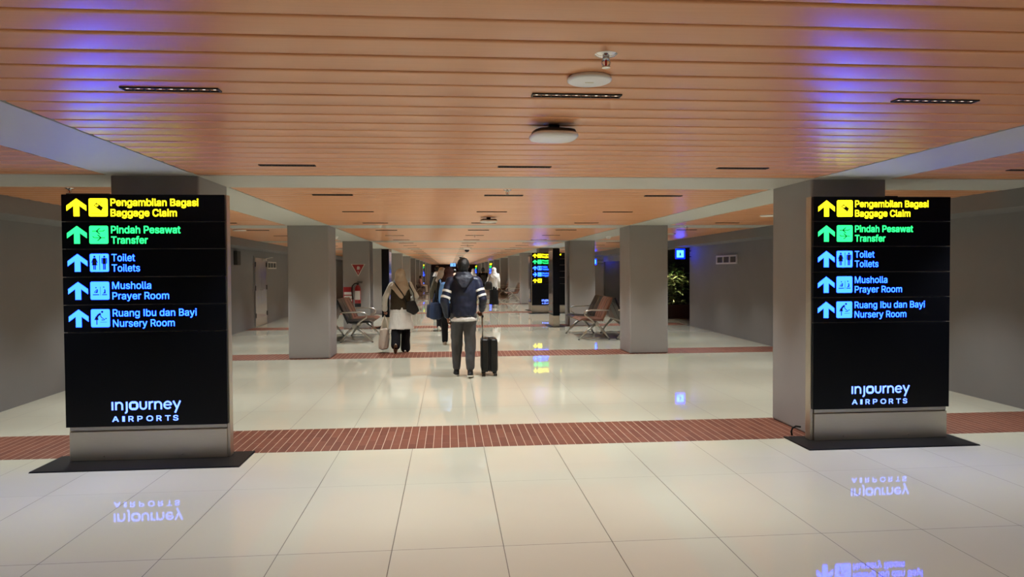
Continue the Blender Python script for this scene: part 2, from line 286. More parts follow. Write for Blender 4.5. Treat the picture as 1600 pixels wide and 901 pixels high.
  'l': (372, '274 -5 198 6 145 40 114 93 103 166 103 1000 223 1000 223 194 227 151 236 122 255 107 287 102 303 102 315 103 325 105 334 107 355 5 338 2 318 -2 296 -4', '10 9 1 2 1 9 3 2 9 9 8 3 4 3 8 8 7 4 5 4 7 7 6 5 11 0 19 19 12 11 17 16 14 16 15 14 12 19 18 13 12 18 18 17 13 17 14 13 10 1 0 0 11 10'),
  'm': (1199, '103 0 103 746 220 746 221 581 211 581 231 635 260 680 297 715 338 739 384 754 431 759 506 747 565 709 607 652 631 579 614 579 633 631 663 674 702 710 748 737 801 754 858 759 921 752 977 731 1025 695 1063 646 1087 581 1095 501 1095 0 974 0 974 499 963 568 929 615 880 641 823 650 776 644 736 629 703 603 679 570 664 531 659 486 659 0 539 0 539 511 529 567 497 611 450 640 392 650 350 645 310 629 275 604 247 568 229 523 223 468 223 0 221 606 623 603', '50 6 5 0 54 53 1 0 53 4 1 53 53 52 4 3 4 52 52 51 3 51 50 3 50 5 3 1 4 2 46 10 47 9 47 10 8 48 47 47 9 8 45 44 13 13 12 45 45 12 46 12 11 46 10 46 11 6 50 49 7 6 49 49 48 7 48 8 7 14 15 39 35 20 19 36 35 18 35 19 18 14 39 38 16 14 38 38 37 16 17 16 37 37 36 17 36 18 17 21 34 33 21 33 22 28 27 30 27 26 30 28 30 29 30 26 31 26 25 31 32 31 25 25 24 32 24 23 32 33 32 23 22 33 23 20 35 34 34 21 20 41 40 42 43 42 40 40 39 43 39 15 43 44 43 15 13 44 15 15 14 56 3 5 55 4 3 55 2 4 55 14 16 56 13 15 56'),
  'n': (805, '223 446 223 0 103 0 103 746 219 746 220 565 201 565 243 653 299 712 368 745 447 756 518 748 580 724 631 685 669 631 694 560 702 472 702 0 582 0 582 462 571 540 537 598 483 635 413 647 362 641 316 624 278 595 248 556 230 506 220 605', '1 0 2 3 2 0 6 3 0 25 24 8 26 25 7 25 8 7 6 0 28 5 6 28 28 27 5 27 26 5 26 7 5 3 6 4 9 23 10 10 23 22 22 11 10 19 18 17 17 16 19 19 16 20 16 15 20 15 14 20 21 20 14 14 13 21 13 12 21 22 21 12 11 22 12 23 9 24 8 24 9 5 7 29 6 5 29 4 6 29'),
  'o': (816, '407 -16 312 -4 230 32 161 90 110 167 78 261 67 368 78 478 110 572 161 649 230 707 312 744 407 756 504 744 587 707 655 649 706 572 738 478 749 368 738 261 706 167 655 90 587 32 504 -4 407 91 476 101 531 130 574 174 604 231 622 297 628 368 622 441 604 507 574 565 531 610 476 639 407 648 340 639 285 610 243 565 213 508 195 441 189 368 195 297 213 231 243 174 285 130 340 101', '5 4 44 44 43 5 6 5 43 43 42 6 42 41 6 7 6 41 41 40 7 8 7 40 0 24 1 47 1 24 1 47 2 46 2 47 10 38 37 37 11 10 2 46 3 46 45 3 4 3 45 44 4 45 8 40 39 9 8 39 39 38 9 38 10 9 36 35 13 12 36 13 25 23 22 22 26 25 34 14 35 13 35 14 20 19 28 29 28 19 19 18 29 30 29 18 31 30 18 18 17 31 32 31 17 17 16 32 26 22 21 27 26 21 21 20 27 20 28 27 32 16 33 16 15 33 34 33 15 14 34 15 24 0 23 23 25 24 11 37 36 36 12 11'),
  'r': (509, '103 0 103 746 219 746 219 631 227 631 255 682 300 722 355 748 419 756 434 756 451 756 467 755 479 754 479 634 469 635 452 638 430 640 407 640 357 635 313 618 276 592 247 557 229 515 223 466 223 0', '24 23 0 1 0 23 1 3 2 4 21 20 1 23 22 3 1 22 22 21 3 21 4 3 8 17 16 7 18 17 17 8 7 13 12 14 11 14 12 14 11 15 10 15 11 15 10 16 10 9 16 8 16 9 4 20 19 5 4 19 6 5 19 19 18 6 18 7 6'),
  's': (717, '358 -16 285 -10 220 7 166 35 121 74 89 125 70 185 185 209 207 156 244 118 294 97 356 89 426 98 481 122 515 159 527 202 520 238 499 267 465 289 417 305 293 334 205 365 142 409 104 467 92 538 101 599 128 652 170 695 226 728 293 749 368 756 439 750 499 732 548 704 588 667 617 622 637 570 527 545 508 585 477 620 431 645 368 654 307 646 257 623 224 588 213 545 221 507 244 478 282 456 338 438 451 411 540 381 602 337 639 280 651 209 642 147 614 93 570 47 511 13 439 -9', '3 8 4 5 4 8 8 7 5 6 5 7 25 24 45 0 11 1 10 1 11 20 49 48 28 43 42 42 29 28 1 10 2 10 9 2 3 2 9 8 3 9 20 48 21 48 47 21 22 21 47 47 46 22 23 22 46 24 23 46 45 24 46 25 45 44 26 25 44 27 26 44 44 43 27 43 28 27 40 31 41 30 41 31 12 59 58 58 13 12 18 50 19 39 32 40 31 40 32 14 57 56 56 55 14 15 14 55 55 54 15 16 15 54 54 53 16 53 52 16 36 35 37 13 58 57 57 14 13 16 52 17 52 51 17 18 17 51 50 18 51 37 35 38 35 34 38 39 38 34 34 33 39 32 39 33 11 0 59 59 12 11 49 20 19 19 50 49 29 42 41 41 30 29'),
  't': (447, '401 746 401 643 13 643 13 746 128 926 248 926 248 192 253 150 267 120 294 104 335 98 348 99 364 100 381 103 397 105 419 3 399 -2 377 -5 354 -7 331 -8 245 4 181 42 141 102 128 183 248 746 248 643 128 643 128 746', '9 8 20 20 8 21 22 21 8 8 7 22 23 22 7 7 6 23 25 26 6 10 19 18 11 10 18 18 17 11 17 12 11 13 16 15 14 13 15 12 17 16 16 13 12 9 20 19 19 10 9 24 27 25 27 24 5 1 0 24 25 1 24 23 6 26 3 2 26 27 3 26 26 25 27 5 4 27'),
  'u': (806, '358 -10 288 -2 226 21 175 60 136 115 111 186 103 273 103 746 223 746 223 283 235 206 269 147 323 111 393 99 444 104 490 122 528 151 557 190 576 240 582 300 582 746 702 746 702 0 586 0 586 181 604 181 562 92 505 33 437 1 586 142', '6 5 9 7 6 9 9 8 7 12 1 0 0 13 12 1 12 2 11 2 12 2 11 3 4 3 11 11 10 4 5 4 10 9 5 10 14 28 27 15 14 27 27 26 15 26 16 15 24 25 18 19 18 25 25 22 19 22 21 19 20 19 21 22 25 23 16 26 24 17 16 24 24 18 17 13 0 28 28 14 13 24 26 29 25 24 29 23 25 29'),
  'w': (1115, '270 0 44 746 171 746 262 420 282 348 302 268 323 180 344 81 324 81 344 177 365 265 385 346 405 420 495 746 622 746 711 420 730 347 750 267 770 179 791 81 769 81 791 178 812 266 832 346 852 420 944 746 1070 746 844 0 724 0 627 338 613 390 599 442 585 496 571 551 558 607 544 664 571 664 558 607 544 551 530 496 516 442 502 389 487 338 391 0 334 129 780 131 558 607', '3 0 4 0 3 1 2 1 3 8 7 44 8 6 0 6 5 0 4 0 5 42 12 11 35 38 46 12 42 41 41 40 12 40 39 12 39 38 12 38 35 12 13 12 35 8 0 43 7 8 43 9 7 43 43 42 9 10 9 42 42 11 10 37 33 36 16 15 29 30 29 15 30 15 31 32 31 15 33 32 15 15 14 33 36 33 14 20 19 45 23 22 27 25 24 26 26 24 27 23 27 24 21 19 27 27 22 21 27 19 28 19 20 28 20 18 28 29 28 18 18 17 29 16 29 17 33 37 34 35 46 37 37 36 35 13 35 36 36 14 13 7 9 44 6 8 44 19 21 45 18 20 45 34 37 46'),
  'y': (765, '93 -272 121 -168 140 -172 174 -177 204 -175 231 -165 256 -145 278 -114 296 -70 319 -3 34 746 166 746 325 305 348 237 367 170 385 105 404 41 361 41 380 105 398 171 418 238 440 305 600 746 730 746 401 -114 376 -167 347 -210 313 -243 274 -267 230 -281 180 -285 152 -284 127 -281 107 -277 382 115', '33 1 0 2 32 31 32 2 33 1 33 2 29 4 30 3 30 4 4 29 28 28 5 4 30 3 31 2 31 3 14 13 9 22 21 23 23 21 16 20 16 21 23 16 24 19 15 16 16 20 19 24 16 9 17 9 16 16 15 17 15 18 17 9 17 18 14 9 18 18 15 34 5 28 27 6 5 27 27 26 6 7 6 26 26 25 7 25 24 7 8 7 24 24 9 8 9 13 12 11 10 12 12 10 9 15 19 34 14 18 34'),
  ' ': (369, '', ''),
 },
}

GLYPHS['m']['I'] = (377, '120 0 257 0 257 1000 120 1000', '0 1 2 0 2 3')
def add_text(mb, body, x, z, cap_h, width, y, mi=0, weight='m'):
    """lettering as flat faces in (x,z), fitted to a width"""
    V, F, pen = [], [], 0
    for ch in body:
        adv, vs, fs = GLYPHS['m'][ch]
        vs = list(map(int, vs.split())); fs = list(map(int, fs.split()))
        o = len(V)
        V += [(pen + vs[k], vs[k + 1]) for k in range(0, len(vs), 2)]
        F += [(fs[k] + o, fs[k + 1] + o, fs[k + 2] + o) for k in range(0, len(fs), 3)]
        pen += adv
    x0, x1 = min(v[0] for v in V), max(v[0] for v in V)
    sx, sz = width / (x1 - x0), cap_h / 1000.0
    e = cap_h * (.034 if weight == 'b' else .016)      # stroke weight
    for dx, dz in ((-e, -e), (e, -e), (e, e), (-e, e), (0, e), (0, -e), (e, 0), (-e, 0)):
        mb.add([(x + (v[0] - x0) * sx + dx, y, z + v[1] * sz + dz) for v in V], F, mi)

# ------------------------------------------------------------------ materials
M_wall = mat('wall_paint', (121, 119, 119), 0.75, bump=0.08, bscale=220, var=0.05, vscale=3)
M_col = mat('column_render', (147, 143, 141), 0.7, bump=0.12, bscale=260, var=0.05, vscale=4)
M_beam = mat('beam_paint', (190, 190, 182), 0.55, var=0.02)
M_dark = mat('dark_void', (22, 20, 19), 0.8, var=0.1)
M_end = mat('end_wall', (58, 34, 28), 0.8, var=0.15, vscale=2)
M_black = mat('black_gloss_panel', (6, 7, 12), 0.28, spec=0.22, var=0.1)
M_plate = mat('black_plate', (14, 15, 18), 0.45, spec=.3, var=0.15, vscale=20)
M_steel = mat('brushed_steel', (205, 198, 184), 0.38, metal=1.0, bump=0.04, bscale=30, stretch=(2, 2, 60), var=0.08, vscale=6)
M_alu = mat('aluminium', (185, 182, 175), 0.35, metal=1.0, var=0.05)
M_chrome = mat('chrome', (215, 215, 215), 0.12, metal=1.0, var=0.03)
M_white = mat('white_plastic', (246, 245, 240), 0.4, var=0.02)
M_blackpl = mat('black_plastic', (16, 16, 17), 0.45, var=0.15)
M_rubber = mat('rubber', (14, 14, 14), 0.75, var=0.2)
M_doorsteel = mat('door_steel', (205, 203, 198), 0.16, metal=1.0, bump=0.08, bscale=2.2, var=0.05)
M_led = mat('led_dot', (255, 245, 225), 0.5, emit=(1.0, 0.9, 0.75), estr=0.9, var=0.02)
M_red = mat('red_paint', (140, 20, 26), 0.32, var=0.06)
M_redsign = mat('red_sign', (146, 26, 32), 0.4, var=0.05)
M_whitesign = mat('white_sign', (196, 190, 182), 0.5, var=0.03)
M_leather_b = mat('black_leatherette', (18, 17, 17), 0.42, bump=0.15, bscale=180, var=0.1)
M_leather_t = mat('brown_leatherette', (112, 74, 58), 0.45, bump=0.15, bscale=180, var=0.1)
M_olive_line = mat('olive_piping', (120, 112, 84), 0.5, var=0.1)

def emis(name, rgb, strength):
    m = mat(name, (10, 10, 10), 0.4, emit=rgb, estr=strength * SIGN_GAIN, var=0.02)
    return m
E_yel = emis('lit_yellow', (1.0, 0.84, 0.008), 3.4)
E_grn = emis('lit_green', (0.02, 1.0, 0.18), 2.6)
E_blu = emis('lit_blue', (0.006, 0.035, 1.0), 21.0)
E_logo = emis('lit_white_blue', (0.09, 0.17, 1.0), 5.0)
M_glyph = {'y': mat('glyph_on_yellow', (40, 40, 8), 0.5, var=0.1), 'g': mat('glyph_on_green', (8, 60, 38), 0.5, var=0.1), 'b': mat('glyph_on_blue', (12, 20, 70), 0.5, var=0.1)}

def nodes_floor():
    m = bpy.data.materials.new('polished_porcelain_tiles')
    m.use_nodes = True
    nt = m.node_tree; N = nt.nodes; L = nt.links
    b = N['Principled BSDF']
    tc = N.new('ShaderNodeTexCoord'); sp = N.new('ShaderNodeSeparateXYZ')
    L.new(tc.outputs['Object'], sp.inputs[0])
    def math_(op, a, bb=None):
        n = N.new('ShaderNodeMath'); n.operation = op
        for i, v in enumerate((a, bb)):
            if v is None: continue
            if isinstance(v, (int, float)): n.inputs[i].default_value = v
            else: L.new(v, n.inputs[i])
        return n.outputs[0]
    def joint(src, off, pitch, half):
        t = math_('DIVIDE', math_('SUBTRACT', src, off), pitch)
        fr = math_('SUBTRACT', t, math_('FLOOR', t))
        d = math_('MULTIPLY', math_('MINIMUM', fr, math_('SUBTRACT', 1.0, fr)), pitch)
        return math_('LESS_THAN', d, half), math_('FLOOR', t)
    jx, ix = joint(sp.outputs[0], -0.317, 0.6026, 0.0022)
    # transverse joints restart in every bay of 6.45 m
    t = math_('DIVIDE', math_('SUBTRACT', sp.outputs[1], 5.08), 6.45)
    yy = math_('MULTIPLY', math_('SUBTRACT', t, math_('FLOOR', t)), 6.45)
    jy, iy = joint(math_('SUBTRACT', yy, 6.45), 0.0, 1.2025, 0.0022)
    jy = math_('MULTIPLY', jy, math_('GREATER_THAN', yy, 1.0))
    j = math_('MAXIMUM', jx, jy)
    wn = N.new('ShaderNodeTexWhiteNoise'); wn.noise_dimensions = '3D'
    cb = N.new('ShaderNodeCombineXYZ')
    L.new(ix, cb.inputs[0]); L.new(iy, cb.inputs[1]); L.new(math_('FLOOR', t), cb.inputs[2])
    L.new(cb.outputs[0], wn.inputs['Vector'])
    nz = N.new('ShaderNodeTexNoise'); nz.inputs['Scale'].default_value = 2.2; nz.inputs['Detail'].default_value = 5
    L.new(tc.outputs['Object'], nz.inputs['Vector'])
    tile = N.new('ShaderNodeMix'); tile.data_type = 'RGBA'
    tile.inputs[6].default_value = lin((202, 200, 181)); tile.inputs[7].default_value = lin((209, 207, 189))
    L.new(math_('ADD', math_('MULTIPLY', wn.outputs['Value'], 0.4), math_('MULTIPLY', nz.outputs[0], 0.6)), tile.inputs[0])
    fin = N.new('ShaderNodeMix'); fin.data_type = 'RGBA'
    fin.inputs[7].default_value = lin((92, 84, 74))
    L.new(tile.outputs[2], fin.inputs[6]); L.new(j, fin.inputs[0])
    L.new(fin.outputs[2], b.inputs['Base Color'])
    rg = math_('ADD', 0.03, math_('MULTIPLY', j, 0.4))
    L.new(rg, b.inputs['Roughness'])
    b.inputs['Specular IOR Level'].default_value = 0.5
    return m

def nodes_brick():
    m = bpy.data.materials.new('terracotta_pavers')
    m.use_nodes = True
    nt = m.node_tree; N = nt.nodes; L = nt.links
    b = N['Principled BSDF']
    tc = N.new('ShaderNodeTexCoord'); sp = N.new('ShaderNodeSeparateXYZ'); cb = N.new('ShaderNodeCombineXYZ')
    L.new(tc.outputs['Object'], sp.inputs[0])
    L.new(sp.outputs[1], cb.inputs[0]); L.new(sp.outputs[0], cb.inputs[1])
    br = N.new('ShaderNodeTexBrick')
    L.new(cb.outputs[0], br.inputs['Vector'])
    br.inputs['Color1'].default_value = lin((120, 72, 55)); br.inputs['Color2'].default_value = lin((106, 61, 47))
    br.inputs['Mortar'].default_value = lin((138, 96, 80))
    br.inputs['Scale'].default_value = 1.0
    br.inputs['Brick Width'].default_value = 0.33; br.inputs['Row Height'].default_value = 0.072
    br.inputs['Mortar Size'].default_value = 0.0032; br.inputs['Mortar Smooth'].default_value = 0.1
    br.offset = 0.5; br.squash = 1.0
    nz = N.new('ShaderNodeTexNoise'); nz.inputs['Scale'].default_value = 18
    L.new(tc.outputs['Object'], nz.inputs['Vector'])
    mx = N.new('ShaderNodeMix'); mx.data_type = 'RGBA'; mx.blend_type = 'MULTIPLY'; mx.inputs[0].default_value = 0.35
    L.new(br.outputs['Color'], mx.inputs[6]); L.new(nz.outputs['Color'], mx.inputs[7])
    def mth(op, a, v):
        n = N.new('ShaderNodeMath'); n.operation = op; L.new(a, n.inputs[0])
        if isinstance(v, float): n.inputs[1].default_value = v
        elif v is not None: L.new(v, n.inputs[1])
        return n.outputs[0]
    fr = mth('FRACT', mth('DIVIDE', sp.outputs[0], 0.072), None)
    edge = mth('GREATER_THAN', mth('ABSOLUTE', mth('SUBTRACT', fr, 0.5), None), 0.477)
    lm = N.new('ShaderNodeMix'); lm.data_type = 'RGBA'; lm.inputs[7].default_value = lin((205, 186, 166))
    L.new(edge, lm.inputs[0]); L.new(br.outputs['Color'], lm.inputs[6])
    L.new(lm.outputs[2], b.inputs['Base Color'])
    b.inputs['Roughness'].default_value = 0.6
    b.inputs['Specular IOR Level'].default_value = 0.25
    return m

def nodes_slat():
    m = bpy.data.materials.new('wood_tone_metal_slats')
    m.use_nodes = True
    nt = m.node_tree; N = nt.nodes; L = nt.links
    b = N['Principled BSDF']
    tc = N.new('ShaderNodeTexCoord'); mp = N.new('ShaderNodeMapping')
    mp.inputs['Scale'].default_value = (0.8, 30, 1)
    L.new(tc.outputs['Object'], mp.inputs[0])
    nz = N.new('ShaderNodeTexNoise'); nz.inputs['Scale'].default_value = 3.0; nz.inputs['Detail'].default_value = 5
    L.new(mp.outputs[0], nz.inputs['Vector'])
    mx = N.new('ShaderNodeMix'); mx.data_type = 'RGBA'
    mx.inputs[6].default_value = lin((214, 147, 98)); mx.inputs[7].default_value = lin((229, 161, 110))
    L.new(nz.outputs[0], mx.inputs[0])
    L.new(mx.outputs[2], b.inputs['Base Color'])
    b.inputs['Roughness'].default_value = 0.30
    b.inputs['Specular IOR Level'].default_value = 0.5
    return m
M_floor, M_brick, M_slat = nodes_floor(), nodes_brick(), nodes_slat()
M_gap = mat('slat_gap', (12, 9, 8), 0.9, var=0.1)

# ------------------------------------------------------------------ the setting
PER, Y0, BW = 6.45, 6.10, 0.86           # bay length, first beam, beam / column depth
Y_END, Y_BACK = 88.0, -9.0
ZC = 2.294
CL, CR = (-2.75, -2.05), (3.22, 3.92)
def xl(y): return -4.85 - 0.035 * (y - 8)        # left wall face
def xr(y): return 6.08 + 0.030 * (y - 8)         # right wall face
def bl(y): return xl(y) + 0.36                   # bulkhead faces
def br_(y): return xr(y) - 0.36
K0, K1 = -3, 12
def yb(k): return Y0 + PER * k

mb = MB(); mb.box((-9, Y_BACK, -0.1), (14, Y_END + 2, 0.0)); struct('floor', mb, M_floor)
for k in range(K0 + 1, K1 + 1):
    y = yb(k)
    mb = MB(); mb.box((xl(y) - .02, y, -0.01), (xr(y) + .02, y + BW + .01, 0.0015))
    struct('floor_brick_band', mb, M_brick)

# walls (boxes following the slightly splayed faces)
def wall_seg(name, f, y0, y1, side, z0=0.0, z1=2.6, t=0.15, m=None, off=0.0):
    a, b = f(y0) + off, f(y1) + off
    s = -1 if side == 'l' else 1
    mb = MB()
    mb.add([(a, y0, z0), (b, y1, z0), (b + s * t, y1, z0), (a + s * t, y0, z0), (a, y0, z1), (b, y1, z1), (b + s * t, y1, z1), (a + s * t, y0, z1)],
           [(0, 3, 2, 1), (4, 5, 6, 7), (0, 1, 5, 4), (1, 2, 6, 5), (2, 3, 7, 6), (3, 0, 4, 7)])
    return struct(name, mb, m or M_wall)
wall_seg('wall_left', xl, Y_BACK, Y_END, 'l')
wall_seg('wall_right', xr, Y_BACK, 18.7, 'r')
wall_seg('wall_right', xr, 24.2, 27.1, 'r')
wall_seg('wall_right', xr, 31.1, Y_END, 'r')
wall_seg('wall_right_lintel', xr, 18.7, 24.2, 'r', 2.10, 2.6)
wall_seg('wall_right_lintel', xr, 27.1, 31.1, 'r', 1.86, 2.6)
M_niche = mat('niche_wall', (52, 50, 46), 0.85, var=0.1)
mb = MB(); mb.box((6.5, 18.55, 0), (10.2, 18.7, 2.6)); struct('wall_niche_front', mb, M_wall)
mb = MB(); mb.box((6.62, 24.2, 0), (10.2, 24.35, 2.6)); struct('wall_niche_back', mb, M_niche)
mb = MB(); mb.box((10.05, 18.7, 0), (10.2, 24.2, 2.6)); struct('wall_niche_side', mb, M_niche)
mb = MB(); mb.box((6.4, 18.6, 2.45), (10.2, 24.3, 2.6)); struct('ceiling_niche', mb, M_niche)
M_darkpanel = mat('dark_grey_panel', (38, 38, 35), 0.6, var=0.06)
wall_seg('door_2', xr, 27.1, 31.1, 'r', 0.0, 1.86, 0.06, M_darkpanel, 0.05)
mb = MB(); mb.box((-10, Y_END, 0), (12, Y_END + .2, 2.6)); struct('wall_end', mb, M_end)
mb = MB(); mb.box((-8, Y_BACK - .2, 0), (10, Y_BACK, 2.6)); struct('wall_behind', mb, M_wall)

def bulk(name, fw, fb, side):
    mb = MB()
    a0, a1 = fb(Y_BACK), fb(Y_END)
    c0, c1 = fw(Y_BACK), fw(Y_END)
    e = 0.02 if side == 'r' else -0.02
    vs = [(a0, Y_BACK, 2.115), (a1, Y_END, 2.115), (c1 + e, Y_END, 2.09), (c0 + e, Y_BACK, 2.09), (a0, Y_BACK, 2.5), (a1, Y_END, 2.5), (c1 + e, Y_END, 2.5), (c0 + e, Y_BACK, 2.5)]
    mb.add(vs, [(0, 3, 2, 1), (4, 5, 6, 7), (0, 1, 5, 4), (1, 2, 6, 5), (2, 3, 7, 6), (3, 0, 4, 7)])
    struct(name, mb, M_wall)
bulk('bulkhead_left', xl, bl, 'l')
bulk('bulkhead_right', xr, br_, 'r')

# beams: transverse and lengthwise, soffits flush with the slats
for k in range(K0 + 1, K1 + 1):
    y = yb(k)
    mb = MB(); mb.box((bl(y) - .1, y, ZC), (br_(y) + .1, y + BW, ZC + 0.3)); struct('beam', mb, M_beam)
for k in range(K0, K1 + 1):
    ya, yz = yb(k) + BW, min(yb(k + 1), Y_END)
    ya = max(ya, Y_BACK)
    if yz <= ya: continue
    for c in (CL, CR):
        mb = MB(); mb.box((c[0], ya, ZC), (c[1], yz, ZC + 0.3)); struct('beam', mb, M_beam)

# slatted ceiling panels
PITCH_S, GAP = 0.2046, 0.015
def slat_panel(xa, xb, ya, yz, phase):
    """xa, xb: functions of y for the panel's ends"""
    mb = MB()
    n = int((yz - ya) / PITCH_S) + 2
    y = ya + phase - PITCH_S
    rnd = random.Random(int(ya * 10))
    W = PITCH_S - GAP
    for i in range(n + 1):
        prof = [(0.0, 0.034), (0.0008, 0.005), (0.004, 0.0020), (0.010, 0.0004)]
        for q in range(7):
            u = q / 6
            prof.append((0.016 + (W - 0.032) * u, 0.0 - 0.0022 * (1 - (2 * u - 1) ** 2)))
        prof += [(W - 0.010, 0.0004), (W - 0.004, 0.0020), (W - 0.0008, 0.005), (W, 0.034)]
        wide = .006 if i % 5 == 2 else 0
        prof = [(min(p, W - wide), z) for p, z in prof]
        tilt = rnd.uniform(-0.004, 0.004)
        dz = rnd.uniform(-0.0006, 0.0006)
        pts = [(y + p, ZC + 0.003 + z + dz + tilt * (p - W / 2)) for p, z in prof]
        pts = [(min(max(p, ya), yz), z) for p, z in pts]
        y += PITCH_S
        if pts[-1][0] - pts[0][0] < 0.004: continue
        m = len(pts)
        vs = [(xa(p) , p, z) for p, z in pts] + [(xb(p), p, z) for p, z in pts]
        fs = [(j, j + 1, j + 1 + m, j + m) for j in range(m - 1)]
        mb.add(vs, fs, 0)
    # dark backing above the gaps
    vs = [(xa(ya), ya, ZC + .036), (xb(ya), ya, ZC + .036), (xb(yz), yz, ZC + .036), (xa(yz), yz, ZC + .036)]
    mb.add(vs, [(0, 1, 2, 3)], 1)
    o = mb.build('ceiling', [M_slat, M_gap])
    me = o.data
    sm = [p.material_index == 0 for p in me.polygons]
    me.polygons.foreach_set('use_smooth', sm)
    tag(o, kind='structure')
    return o
G = 0.012
for k in range(K0, K1 + 1):
    ya, yz = max(yb(k) + BW + G, Y_BACK), min(yb(k + 1) - G, Y_END)
    if yz <= ya: continue
    ph = 0.205 if k != -1 else (2.317 - ya) % PITCH_S
    slat_panel(lambda y: CL[1] + G, lambda y: CR[0] - G, ya, yz, ph)
    slat_panel(lambda y: bl(y) - .05, lambda y: CL[0] - G, ya, yz, ph)
    slat_panel(lambda y: CR[1] + G, lambda y: br_(y) + .05, ya, yz, ph)
mb = MB(); mb.box((-9, Y_BACK - .2, ZC + .32), (12, Y_END + .2, ZC + .42)); struct('ceiling_slab', mb, M_dark)

# columns
for k in range(K0 + 1, K1 + 1):
    y = yb(k)
    for c in (CL, CR):
        mb = MB(); mb.box((c[0], y + .06, 0), (c[1], y + BW - .03, ZC + .02))
        struct('column', mb, M_col, bevel=0.022, bseg=3)

# ------------------------------------------------------------------ slot downlights
ROWS = (1.20 - (-5.35 + 0), )
def slot_mesh(n_led=9, wd=0.41, dp=0.058):
    hb = MB()
    t = 0.007
    hb.box((-wd / 2, -dp / 2, 0), (wd / 2, -dp / 2 + t, 0.012))
    hb.box((-wd / 2, dp / 2 - t, 0), (wd / 2, dp / 2, 0.012))
    hb.box((-wd / 2, -dp / 2 + t, 0), (-wd / 2 + t, dp / 2 - t, 0.012))
    hb.box((wd / 2 - t, -dp / 2 + t, 0), (wd / 2, dp / 2 - t, 0.012))
    hb.box((-wd / 2 + t, -dp / 2 + t, 0.007), (wd / 2 - t, dp / 2 - t, 0.012))
    for i in range(1, n_led):
        x = -wd / 2 + wd * i / n_led
        hb.box((x - .002, -dp / 2 + t, 0.002), (x + .002, dp / 2 - t, 0.007))
    lb = MB()
    lb.box((-wd / 2 + .009, -.004, .0055), (wd / 2 - .009, .004, .0068), 1)
    for i in range(n_led):
        x = -wd / 2 + wd * (i + .5) / n_led
        lb.lathe([(0.006, 0.0), (0.006, 0.003)], (x, 0, 0.004), seg=10)
    return hb, lb
hb, lb = slot_mesh()
slot_proto = None
SPOT = bpy.data.lights.new('slot_lamp', 'SPOT')
SPOT.energy = SLOT_W; SPOT.color = SLOT_COL
SPOT.spot_size = math.radians(99); SPOT.spot_blend = 0.7
SPOT.shadow_soft_size = 0.05
SPOT0 = SPOT.copy(); SPOT0.energy = SLOT_W * .42          # dimmed ones behind and right over the camera
SPOT2 = SPOT.copy(); SPOT2.energy = SLOT_W * 3
ORD_B = {-1: 'nearest', 0: 'second', 1: 'third', 2: 'fourth', 3: 'fifth'}
ROW_N = ['front', 'middle', 'back']
X_SLOT = [(-3.6, 'over the left side aisle'), (-1.19, 'left of the corridor middle'), (0.585, 'along the corridor middle'),
          (2.31, 'right of the corridor middle'), (4.75, 'over the right side aisle')]
for k in range(-2, K1):
    for r, dy in enumerate((1.50, 3.60, 5.85)):
        y = yb(k) + dy
        if y > Y_END - 1: continue
        for ci, (x, where) in enumerate(X_SLOT):
            if k in ORD_B:
                lab = f'slim slot downlight, {ORD_B[k]} ceiling bay, {ROW_N[r]} row, {where}'
                grp = 'slot downlights in the slatted ceiling'
            else:
                lab = f'tiny slim black slot downlight in the distant slatted ceiling beyond the fifth bay'
                grp = 'slot downlights in the distant ceiling'
            vis = k >= 0 or (k == -1 and r > 0)
            if vis:
                if slot_proto is None:
                    o = hb.build('slot_downlight', M_blackpl, bevel=0.001)
                    slot_proto = o
                    lo = lb.build('lamp_strip', [M_led, M_blackpl], parent=o)
                    slot_kid = lo
                    tag(lo, 'row of tiny lit dots')
                    tag(o, lab, 'ceiling light', grp)
                else:
                    o = slot_proto.copy(); COL.objects.link(o)
                    tag(o, lab, 'ceiling light', grp)
                    if k < 5:
                        c = slot_kid.copy(); COL.objects.link(c); c.parent = o
                o.location = (x, y, ZC - 0.005)
            # the light itself
            if k <= 4:
                l = bpy.data.objects.new('slot_lamp', SPOT0 if (k < -1 or (k == -1 and r < 2)) else SPOT)
            elif ci == 2:
                l = bpy.data.objects.new('slot_lamp', SPOT2)
            else:
                continue
            COL.objects.link(l)
            l.location = (x, y, ZC - 0.03)

# ------------------------------------------------------------------ ceiling devices
def round_prof(prof): return prof
def sprinkler(x, y, label):
    t = empty('fire_sprinkler', (x, y, ZC), label, 'sprinkler', group='fire sprinklers under the ceiling')
    mb = MB(); mb.lathe([(0.042, 0.003), (0.042, 0.0), (0.030, -0.007), (0.016, -0.010)]); mb.build('escutcheon', M_chrome, t, smooth=True, autosmooth=40)
    mb = MB(); mb.tube([(0, 0, -.005), (0, 0, -.021)], 0.013, 12)
    for s in (-1, 1):
        mb.tube([(s * .010, 0, -.018), (s * .016, 0, -.030), (s * .010, 0, -.042), (0, 0, -.046)], 0.003, 8)
    mb.build('frame', M_chrome, t, smooth=True)
    mb = MB(); mb.tube([(0, 0, -.02), (0, 0, -.044)], 0.004, 8); o = mb.build('glass_bulb', mat('bulb_red', (190, 25, 25), 0.15, var=.05), t, smooth=True)
    tag(o, 'red glass bulb')
    mb = MB(); mb.lathe([(0.016, -0.046), (0.016, -0.049)], seg=16); mb.build('deflector', M_chrome, t)
    return t
s0 = sprinkler(0.584, 2.63, 'chrome sprinkler with red bulb on the nearest ceiling bay beside the flat disc')
copy_tree(s0, (0.582, 7.07, ZC), label='small chrome sprinkler just past the first cross beam, above the walking man')
copy_tree(s0, (-3.52, 7.07, ZC), label='small chrome sprinkler above the top left corner of the left sign totem')
copy_tree(s0, (4.25, 7.05, ZC), label='small chrome sprinkler above the right sign totem')
copy_tree(s0, (4.4, 13.0, ZC), label='small chrome sprinkler over the right side aisle past the second cross beam')
